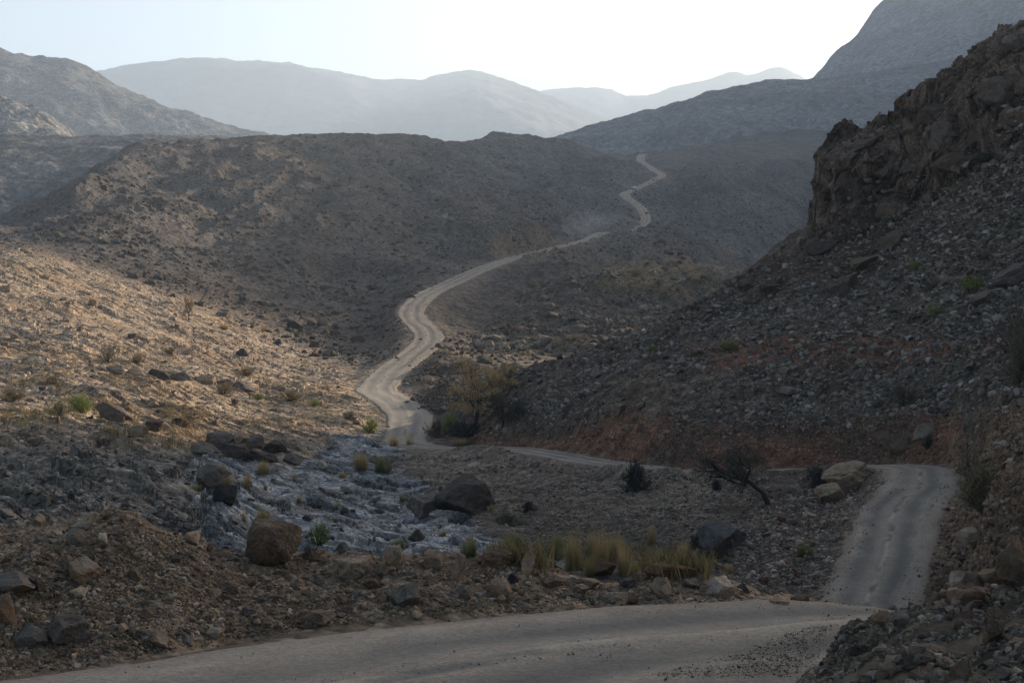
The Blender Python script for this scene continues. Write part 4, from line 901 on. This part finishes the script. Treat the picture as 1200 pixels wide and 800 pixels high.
def make_tree(seed, nleaf, leaf, c1, c2, bark, lean=(0, 0), umbrella=True, limbs=5, base_h=.35):
    r = np.random.default_rng(seed); st = MB(); fo = MB(); ends = []
    top = np.array([lean[0] * base_h, lean[1] * base_h, base_h])
    st.tube([np.array([0, 0, -.04]), np.array([lean[0] * base_h * .35 + .01, lean[1] * base_h * .3, base_h * .5]), top], [.034, .026, .022], bark, 7)
    def grow(p, d, ln, rad, dep):
        q = p + d * ln; mid = p + d * ln * .5 + r.normal(size=3) * ln * .09
        st.tube([p, mid, q], [rad, rad * .8, rad * .62], bark, 5 if dep < 2 else 3)
        if dep >= 3: ends.append((mid, q)); return
        for k in range(3 if dep else 3):
            dd = unit(d + r.normal(size=3) * (.55 + .1 * dep) + np.array([0, 0, .05 if umbrella else .15])); grow(q if k else mid, dd, ln * r.uniform(.6, .95), rad * .6, dep + 1)
    for i in range(limbs):
        a = 6.28 * i / limbs + r.uniform(-.4, .4); el = r.uniform(.45, 1.1); grow(top - np.array([0, 0, r.uniform(0, .08)]), np.array([math.cos(a) * math.cos(el) + lean[0] * .6, math.sin(a) * math.cos(el) + lean[1] * .6, math.sin(el)]), r.uniform(.2, .27), .017, 1)
    for i in range(nleaf):
        s0, e = ends[r.integers(len(ends))]; p = s0 + (e - s0) * r.uniform(0, 1.15) + r.normal(size=3) * np.array([.035, .035, .02])
        d = unit(r.normal(size=3)); nn = unit(r.normal(size=3) + np.array([0, 0, .6])); f = r.uniform(.65, 1.35); u = r.random()
        fo.leaf(p, d, nn, leaf * r.uniform(.6, 1.4), leaf * r.uniform(.22, .36), tuple((np.array(c1) * (1 - u) + np.array(c2) * u) * f))
    return st.mesh('trunk'), fo.mesh('crown')

def ext(me):
    V = np.empty(len(me.vertices) * 3, np.float32); me.vertices.foreach_get('co', V); V = V.reshape(-1, 3); return V.max(0) - V.min(0)
GOLD_L, GOLD_T = (.13, .125, .04), (.36, .26, .11)
TUFT = {'gold': [make_tuft(1, 800, (.20, .16, .06), (.52, .37, .17)), make_tuft(2, 760, (.19, .15, .055), (.50, .35, .15), .5, .95)],
        'green': [make_tuft(3, 820, (.10, .115, .035), (.27, .25, .09)), make_tuft(4, 800, (.11, .125, .035), (.34, .29, .11), .55, .8)],
        'dark': [make_tuft(5, 420, (.05, .05, .022), (.13, .11, .05), .3, 1.1)],
        'reed': [make_tuft(6, 950, (.15, .14, .05), (.46, .33, .15), .5, .65)]}
BUSH = {'green': make_bush(11, 30, 3600, .045, (.13, .165, .04), (.25, .27, .08), (.09, .07, .05)),
        'olive': make_bush(12, 26, 2600, .045, (.10, .095, .05), (.17, .15, .08), (.10, .08, .06)),
        'straw': make_bush(13, 34, 1800, .05, (.22, .165, .09), (.30, .22, .12), (.20, .15, .09)),
        'dark': make_bush(14, 34, 4200, .05, (.035, .036, .032), (.06, .058, .05), (.05, .042, .036)),
        'thorn': make_bush(15, 60, 3400, .035, (.14, .12, .065), (.21, .17, .095), (.12, .095, .07)),
        'bare': make_bush(16, 46, 260, .03, (.13, .105, .075), (.17, .13, .09), (.12, .092, .07))}
for st, fo in BUSH.values(): st.materials.append(M_bark if False else M_leaf); fo.materials.append(M_leaf)
for l_ in TUFT.values():
    for m_ in l_: m_.materials.append(M_grass)
TREE_M = {'acacia': make_tree(21, 9000, .024, (.33, .23, .115), (.46, .325, .175), (.06, .045, .035), (.15, 0), True, 7, .36),
          'dark': make_tree(22, 9000, .026, (.075, .068, .05), (.115, .10, .068), (.05, .04, .033), (.1, 0), True, 7, .3),
          'lean': make_tree(23, 4200, .022, (.065, .06, .045), (.10, .088, .06), (.045, .037, .03), (-.75, 0), True, 9, .34),
          'gold': make_tree(24, 5000, .028, (.30, .21, .10), (.40, .28, .13), (.09, .07, .05), (.05, 0), False, 5, .28)}
for a_, b_ in TREE_M.values(): a_.materials.append(M_leaf); b_.materials.append(M_leaf)

def plant(kind, px, pyb, wpx, hpx, label, cat, group, seed=0, tint=1.0):
    h = at(px, pyb)
    if h is None: print('no ground', label); return
    x, y, z, ri, ci = h; w_ = wpx * y / F; h_ = hpx * y / F
    base = kind.split('.')[0]; sub = kind.split('.')[1]
    if base == 'tuft':
        me = TUFT[sub][seed % len(TUFT[sub])]; e = ext(me); o = link('grass_tuft', me)
        o.scale = (w_ / e[0], w_ / e[1], h_ / e[2]); root = o; parts = [o]
    else:
        pair = BUSH[sub] if base == 'bush' else TREE_M[sub]; e = np.maximum(ext(pair[0]), ext(pair[1]))
        root = link('shrub' if base == 'bush' else 'acacia_tree', None); root.empty_display_size = .2
        parts = [link('stem' if base == 'bush' else 'trunk', pair[0], parent=root), link('foliage' if base == 'bush' else 'crown', pair[1], parent=root)]
        root.scale = (w_ / e[0], w_ / e[1], h_ / e[2])
    root.location = (x, y, float(gz(x, y)) - .02 * h_); root.rotation_euler = (0, 0, random.uniform(0, 6.28) if base != 'tree' else random.uniform(-.3, .3))
    for p in parts: p.color = (tint, tint, tint, 1)
    root['label'] = label; root['category'] = cat; root['group'] = group
GT, GB, GR, GS = 'grass tufts around the wadi', 'shrubs on the valley sides', 'trees beside the road', 'green shrubs on the scree'
P = plant
P('tree.acacia', 556,506,92,84,'golden brown umbrella acacia at the foot of the spur, largest tree','tree',GR,1)
P('tree.dark', 588,506,58,50,'dark grey flat crowned acacia just right of the golden one','tree',GR,2)
P('tree.gold', 596,452,26,30,'small golden tree on the rise behind the dark acacia','tree',GR,3)
P('tree.lean', 903,592,100,74,'dark acacia leaning out over the slope below the road','tree',GR,4)
P('tree.gold', 221,375,16,30,'slim golden tree standing alone on the upper sunlit slope','tree',GR,5,.9)
P('bush.green', 529,503,22,30,'yellow green bush at the foot of the golden acacia','shrub',GB,1,1.2)
P('bush.olive', 513,512,40,28,'low olive bush beside the road left of the golden acacia','shrub',GB,2,.8)
P('bush.dark', 545,512,52,24,'dark undergrowth bush below the golden acacia','shrub',GB,3,1.2)
P('bush.straw', 543,430,30,14,'small straw coloured bush on the hump behind the golden acacia','shrub',GB,4)
P('bush.dark', 746,575,42,46,'dark blue grey bush standing on the road edge below the red cut','shrub',GB,5,.9)
P('bush.dark', 962,572,48,34,'dark bush behind the pale outcrop inside the bend','shrub',GB,6,1.1)
P('bush.thorn', 1152,598,84,84,'tall thorny olive bush on the cut bank above the road bend','shrub',GB,7)
P('bush.bare', 1138,560,50,60,'leafless twiggy bush behind the tall thorny one','shrub',GB,8)
P('bush.thorn', 1196,446,62,86,'large brown thorn bush at the picture edge high on the slope','shrub',GB,9,.85)
P('bush.bare', 1200,420,90,110,'bare grey branches around the large brown thorn bush','shrub',GB,10,.9)
P('bush.bare', 1062,474,58,44,'bare reddish shrub in the middle of the scree','shrub',GB,11,.8)
P('bush.green', 1137,341,28,24,'round bright green shrub high on the scree','shrub',GS,12,.9)
P('bush.olive', 1092,341,28,17,'grey green low shrub left of the round bright one','shrub',GS,13,.75)
P('bush.green', 1075,316,18,13,'small yellow green shrub highest on the scree','shrub',GS,14,1.1)
P('bush.green', 1099,370,24,14,'flat yellow green shrub lowest on the scree','shrub',GS,15,1.1)
P('bush.green', 851,411,24,15,'dull green shrub near the skyline edge of the spur','shrub',GS,16,.8)
P('bush.green', 763,414,14,11,'small green shrub at the lower skyline edge of the spur','shrub',GS,17,.8)
P('bush.straw', 812,418,16,9,'straw coloured shrub between the two green skyline shrubs','shrub',GS,18,.8)
P('bush.green', 97,484,32,32,'bright green bush alone on the sunlit slope','shrub',GB,19,1.1)
P('bush.olive', 70,486,42,20,'brownish bush left of the bright green one on the sunlit slope','shrub',GB,20,1.1)
P('bush.olive', 125,424,32,24,'olive green bush on the sunlit slope above the broken ledge','shrub',GB,21,1.2)
P('bush.straw', 160,426,28,16,'straw bush just right of the olive one above the broken ledge','shrub',GB,22,.8)
P('bush.straw', 262,462,32,18,'straw bush at the lower end of the broken ledge','shrub',GB,23,.9)
P('bush.green', 302,468,14,10,'little green shrub near the lower dry grass of the sunlit slope','shrub',GB,24,1.1)
P('bush.green', 368,475,14,10,'little yellow green shrub near the wadi end of the sunlit slope','shrub',GB,25,1.3)
P('bush.green', 433,507,22,24,'yellow green bush in the wadi below the far road curve','shrub',GB,26,1.1)
P('bush.olive', 408,492,22,10,'low grey green shrub left of the wadi bush below the far road','shrub',GB,27)
P('bush.straw', 15,470,44,20,'dry yellow bush at the near end of the sunlit slope','shrub',GB,28,.7)
P('bush.straw', 60,450,36,14,'flat dry bush above the brownish one on the sunlit slope','shrub',GB,29,.7)
P('bush.straw', 200,415,24,12,'dry bush above the middle of the broken ledge','shrub',GB,30,.7)
P('bush.straw', 340,470,40,18,'patch of dry brush low on the sunlit slope','shrub',GB,31,.75)
P('bush.straw', 290,440,30,13,'dry brush right of the ledge end','shrub',GB,32,.7)
P('bush.straw', 215,500,30,14,'reddish dry bush above the dark ledge slabs','shrub',GB,33,.7)
P('bush.green', 372,645,28,38,'small leafy green bush in the pale wadi bed','shrub',GB,34,.8)
P('bush.bare', 365,655,38,30,'bare twigs around the small leafy wadi bush','shrub',GB,35,.7)
P('bush.dark', 840,575,14,18,'tiny dark shrub on the slope left of the leaning acacia','shrub',GB,36,1.2)
P('bush.dark', 816,642,22,22,'dark green shrub at the edge of the tall grass','shrub',GB,37,1.2)
P('bush.bare', 838,655,44,36,'grey twiggy shrub in front of the bluish boulder','shrub',GB,38)
P('bush.dark', 1088,525,18,18,'small dark shrub in the red cut above the bend','shrub',GB,39,1.2)
P('bush.dark', 620,600,22,18,'dark shrub on the wadi edge right of the huge boulder','shrub',GB,40)
P('bush.olive', 595,615,40,18,'low grey olive shrub on the pale stones right of the huge boulder','shrub',GB,41,.8)
P('bush.straw', 745,325,24,12,'golden bush on top of the hump','shrub',GB,42,.9)
P('bush.straw', 622,338,26,9,'golden low bush at the near flank of the hump','shrub',GB,43,.8)
P('bush.straw', 672,400,26,10,'dry bush under the hump near the spur edge','shrub',GB,44,.8)
# grasses
P('tuft.reed', 676,668,60,78,'tall golden reed grass, middle of the big clump behind the bank','grass',GT,0)
P('tuft.gold', 706,668,62,74,'tall golden grass right of the middle of the big clump','grass',GT,1)
P('tuft.green', 650,662,52,46,'green grass at the wadi side of the big clump','grass',GT,0,.8)
P('tuft.gold', 730,674,50,52,'yellow grass at the outer end of the big clump','grass',GT,0)
P('tuft.green', 690,676,60,34,'green grass at the foot of the big clump','grass',GT,1,.9)
P('tuft.gold', 764,640,34,38,'golden grass tuft on the slope right of the big clump','grass',GT,1,.85)
P('tuft.green', 768,660,40,22,'low green grass under the single golden tuft','grass',GT,0,.9)
P('tuft.gold', 800,655,34,30,'yellow grass tuft before the dark green shrub','grass',GT,0,.9)
P('tuft.green', 745,672,50,20,'flattened green grass just behind the long orange boulder','grass',GT,1,1.1)
P('tuft.gold', 853,672,26,16,'small yellow tuft above the large pale boulder','grass',GT,0,.9)
P('tuft.green', 553,652,64,34,'dull green grass clump beside the pale stones of the wadi','grass',GT,1,.7)
P('tuft.green', 583,650,46,20,'low green grass right of the dull clump by the wadi','grass',GT,0,.7)
P('tuft.dark', 499,652,26,22,'spiky dark tuft on the bank crest beside the wadi','grass',GT,0)
P('tuft.reed', 303,613,50,38,'tall dry golden grass behind the largest round boulder','grass',GT,0,.85)
P('tuft.gold', 275,590,24,14,'small golden tuft in the wadi left of the tall dry grass','grass',GT,1,.9)
P('tuft.gold', 262,568,52,30,'sunlit orange grass at the shadow edge under the ledge slabs','grass',GT,0,1.0)
P('tuft.gold', 290,570,46,28,'sunlit orange grass right of the first shadow edge tuft','grass',GT,1,1.0)
P('tuft.gold', 243,558,38,22,'sunlit orange grass left of the shadow edge tuft','grass',GT,1,1.0)
P('tuft.gold', 310,555,36,22,'orange grass near the end of the ledge slabs','grass',GT,0,1.0)
P('tuft.gold', 311,575,14,12,'small yellow tuft among the upper wadi rocks','grass',GT,0,.9)
P('tuft.gold', 344,565,14,16,'little golden tuft in the middle of the upper wadi','grass',GT,1,.9)
P('tuft.gold', 424,550,42,30,'golden grass on the wadi rim before the far crossing','grass',GT,0,.9)
P('tuft.green', 447,552,36,28,'green gold grass right of the golden rim tuft','grass',GT,0,.9)
P('tuft.gold', 462,523,28,20,'backlit orange grass at the sunny wadi crossing','grass',GT,0,1.2)
P('tuft.gold', 479,522,26,16,'short backlit grass beside the crossing road','grass',GT,1,1.2)
P('tuft.gold', 540,522,44,12,'row of dry grass along the road foot under the acacias','grass',GT,0,.9)
P('tuft.green', 940,652,34,24,'yellow green tuft on the shoulder beside the road','grass',GT,0,.8)
P('tuft.dark', 400,622,22,12,'dark green tuft in the middle of the wadi bed','grass',GT,0,.9)
P('tuft.gold', 125,608,24,10,'olive tuft on top of the gravel mound','grass',GT,0,.35)
P('tuft.gold', 262,386,30,10,'pale grass below the slim golden tree','grass',GT,0,.9)
P('tuft.gold', 310,388,34,10,'yellow grass along the far edge of the sunlit slope','grass',GT,1,1.0)
for i, (a, b, w_, h_, kd, lab) in enumerate([
 (470,640,30,14,'green','low green tuft at the lower right of the wadi bed'),(520,628,26,13,'gold','straw tuft on the wadi stones below the huge boulder'),(330,640,22,16,'gold','straw tuft in the wadi right of the largest round boulder'),
 (395,600,22,12,'green','green tuft in a crack in the middle of the wadi'),(350,590,20,12,'gold','straw tuft in the wadi above the small leafy bush'),(470,590,24,12,'green','green tuft at the wadi edge left of the split boulder'),
 (400,560,22,10,'gold','straw tuft on the upper wadi ledges'),(575,600,26,16,'gold','straw tuft beside the huge dark boulder'),(605,640,40,22,'green','green tuft behind the bank left of the big clump'),
 (630,655,44,30,'green','bushy green tuft at the left end of the big clump'),(720,655,50,44,'gold','feathery golden grass behind the big clump'),(697,650,44,46,'reed','tall feathery reeds at the back of the big clump'),
 (655,640,34,28,'reed','reeds standing at the rear left of the big clump'),(785,672,34,14,'gold','flat yellow grass behind the long orange boulder'),(822,668,30,14,'green','green grass right of the long orange boulder'),
 (285,610,26,18,'gold','straw tuft touching the tall dry golden grass'),(232,575,26,10,'green','dull tuft on the shaded bank near the black block'),(450,668,20,12,'green','small green tuft behind the bank blocks')]):
    P('tuft.' + kd, a, b, w_, h_, lab, 'grass', GT, i, random.uniform(.8, 1.05))
# ground-hugging dry grass on the open slope, and at the bank's back
def ground_grass(pts, n, label, tint, hmin, hmax, seed):
    r = np.random.default_rng(seed); q = sample(pts, n, r); m = MB()
    for px, py in q:
        h = at(px, py)
        if h is None or best[h[3], h[4]] < .4: continue
        p0 = np.array(h[:3])
        if fbm(np.array([p0[0]]), np.array([p0[1]]), 9.0, 3)[0] < -.05: continue
        for k in range(7):
            a = r.uniform(0, 6.28); hh = r.uniform(hmin, hmax); o = np.array([math.cos(a), math.sin(a), 0]); p = p0 + r.normal(size=3) * np.array([hh * .5, hh * .5, 0])
            m.ax = (math.cos(a + 1.5), math.sin(a + 1.5)); f = r.uniform(.7, 1.3) * tint
            c = (.30 * f, .215 * f, .10 * f) if r.random() < .7 else (.15 * f, .14 * f, .06 * f)
            m.blade([p - np.array([0, 0, .05]), p + o * hh * .25 + np.array([0, 0, hh * .6]), p + o * hh * .6 + np.array([0, 0, hh])], hh * .05, [c, c, c])
    me = m.mesh('dry_grass'); me.materials.append(M_grass); o = link('dry_grass', me, None, kind='stuff', label=label); o.color = (1, 1, 1, 1)
ground_grass([(0,430),(120,400),(300,440),(420,470),(330,530),(240,530),(0,500)], 2600, 'short dry grass between the rocks of the sunlit slope', .9, .18, .5, 5)
ground_grass([(560,650),(640,668),(720,680),(840,672),(870,640),(800,640),(650,640)], 1300, 'low grass behind the roadside bank', .7, .12, .4, 6)
ground_grass([(690,340),(740,315),(840,312),(860,328),(760,350)], 700, 'pale dry grass on the hump', .8, .3, .8, 7)
tick('plants')

# ------------------------------------------------------------------ the distant car
def bm_box(bm, cx, cy, cz, sx, sy, sz, taper=1.0):
    g = bmesh.ops.create_cube(bm, size=1.0)['verts']
    for v in g:
        t = taper if v.co.z > 0 else 1.0; v.co = Vector((cx + v.co.x * sx * t, cy + v.co.y * sy * t, cz + v.co.z * sz))
def from_bm(name, bm, mat_, parent):
    bmesh.ops.bevel(bm, geom=bm.edges[:], offset=.05, segments=2, affect='EDGES'); me = bpy.data.meshes.new(name); bm.to_mesh(me); bm.free(); return link(name, me, mat_, parent)
M_white = plain_mat('white_paint', (.75, .75, .74), .35, 0, .5, .04); M_glass = plain_mat('car_glass', (.02, .025, .03), .1, 0, .6, .05); M_rubber = plain_mat('tyre_rubber', (.02, .02, .02), .85)
i0 = int(np.argmin(np.abs(RC[:, 1] - 848))); cpos = RC[i0]; cdir = dirs[i0]
car = link('off_road_car', None); car.location = (cpos[0], cpos[1], cpos[2] + .06); car.rotation_euler = (0, 0, math.atan2(cdir[1], cdir[0]))
car['label'] = 'white off-road car driving on the far bends of the gravel road'; car['category'] = 'car'
bm = bmesh.new(); bm_box(bm, 0, 0, .85, 4.6, 1.85, .62); bm_box(bm, -.45, 0, 1.5, 3.0, 1.7, .72, .86); from_bm('body', bm, M_white, car)
for nm, args in (('windscreen', (1.0, 0, 1.5, .08, 1.45, .5)), ('rear_window', (-1.92, 0, 1.5, .08, 1.4, .45)), ('side_window', (-.45, .79, 1.5, 2.4, .06, .42)), ('side_window', (-.45, -.79, 1.5, 2.4, .06, .42)), ('bumper', (2.33, 0, .62, .16, 1.8, .25)), ('bumper', (-2.33, 0, .62, .16, 1.8, .25))):
    bm = bmesh.new(); bm_box(bm, *args); from_bm(nm, bm, M_glass if 'wind' in nm else M_rubber, car)
for sx_ in (-1.4, 1.4):
    for sy_ in (-.85, .85):
        bm = bmesh.new(); bmesh.ops.create_cone(bm, cap_ends=True, segments=20, radius1=.4, radius2=.4, depth=.26)
        for v in bm.verts: v.co = Vector((sx_ + v.co.x, sy_ + v.co.z, .4 + v.co.y))
        from_bm('wheel', bm, M_rubber, car)
# the dust it left hanging over the road
dm = bpy.data.materials.new('road_dust'); dm.use_nodes = True; dn = dm.node_tree; dn.nodes.remove(dn.nodes['Principled BSDF'])
dv = dn.nodes.new('ShaderNodeVolumePrincipled'); dv.inputs['Color'].default_value = (.9, .86, .8, 1)
tc = dn.nodes.new('ShaderNodeTexCoord'); ln_ = dn.nodes.new('ShaderNodeVectorMath'); ln_.operation = 'LENGTH'; dn.links.new(tc.outputs['Object'], ln_.inputs[0])
fall = ramp(dn, ln_.outputs['Value'], 1.0, 0.0, 0.1, 1.0); nz_ = noise_node(dn, tc.outputs['Object'], 1.8, 4); mm = mul(dn, mul(dn, fall, fall), ramp(dn, nz_.outputs['Fac'], 0.0, .03, .35, .75)); dn.links.new(mm, dv.inputs['Density'])
dn.links.new(dv.outputs[0], dn.nodes['Material Output'].inputs['Volume'])
V_, F_ = ICO[3]
a = at(690, 284)
du = link('dust', raw_mesh('dust', V_, F_, smooth=True), dm, kind='stuff', label='pale dust hanging over the far road'); du.location = (a[0] - 1, a[1] + 4, a[2] + 6); du.scale = (22, 20, 10)
tick('car')
# ------------------------------------------------------------------ light, air, camera
w = bpy.data.worlds.new("World"); scene.world = w; w.use_nodes = True
wn = w.node_tree; bg = wn.nodes['Background']
sky = wn.nodes.new('ShaderNodeTexSky'); sky.sky_type = 'NISHITA'; sky.sun_disc = False
sky.sun_elevation = SUN_EL; sky.sun_rotation = SUN_AZ; sky.air_density = 0.85; sky.dust_density = 3.2; sky.ozone_density = 0.7; sky.altitude = 600
wn.links.new(sky.outputs[0], bg.inputs['Color']); bg.inputs['Strength'].default_value = 0.14
sl = bpy.data.lights.new('sun', 'SUN'); sl.energy = 5.0; sl.angle = math.radians(0.5); sl.color = (1.0, 0.87, 0.71)
so = bpy.data.objects.new('sun', sl); COL.objects.link(so)
sd = Vector((math.sin(SUN_AZ) * math.cos(SUN_EL), math.cos(SUN_AZ) * math.cos(SUN_EL), math.sin(SUN_EL)))
so.rotation_euler = sd.to_track_quat('Z', 'Y').to_euler()

HAZE = 1.12e-4
def box(x0, x1, y0, y1, z0, z1):
    V = [(x, y, z) for x in (x0, x1) for y in (y0, y1) for z in (z0, z1)]
    return raw_mesh('haze', V, [(0,1,3,2), (4,6,7,5), (0,4,5,1), (2,3,7,6), (0,2,6,4), (1,5,7,3)])
hm = bpy.data.materials.new('haze'); hm.use_nodes = True
hn = hm.node_tree; hn.nodes.remove(hn.nodes['Principled BSDF'])
pv = hn.nodes.new('ShaderNodeVolumePrincipled'); pv.inputs['Density'].default_value = HAZE; pv.inputs['Color'].default_value = (0.74, 0.87, 1.0, 1); pv.inputs['Anisotropy'].default_value = 0.35
hn.links.new(pv.outputs[0], hn.nodes['Material Output'].inputs['Volume'])
lo = min(min(v.co.z for v in o.data.vertices) if len(o.data.vertices) < 9000 else float(np.array([o.data.vertices[i].co.z for i in range(0, len(o.data.vertices), 97)]).min()) for o in COL.objects if o.type == 'MESH' and o.get('kind') == 'structure')
haze = link('haze', box(-4600, 2300, -60, 13000, lo - 15, 2350), hm, kind='stuff')

cam = bpy.data.cameras.new('camera'); co = bpy.data.objects.new('camera', cam); COL.objects.link(co)
cam.sensor_width = 36; cam.lens = F / 1200 * 36; cam.clip_start = 0.1; cam.clip_end = 30000
co.location = (0, 0, CAMZ); co.rotation_euler = (math.radians(90), 0, 0)
scene.camera = co
vs_ = scene.view_settings; vs_.view_transform = 'Standard'; vs_.look = 'None'; vs_.gamma = 1; vs_.exposure = EXPOSURE
scene.cycles.use_denoising = True
try: scene.cycles.denoiser = 'OPENIMAGEDENOISE'
except Exception: pass
scene.cycles.volume_bounces = 1; scene.cycles.max_bounces = 6; scene.cycles.diffuse_bounces = 3; scene.cycles.transparent_max_bounces = 8
tick('done')
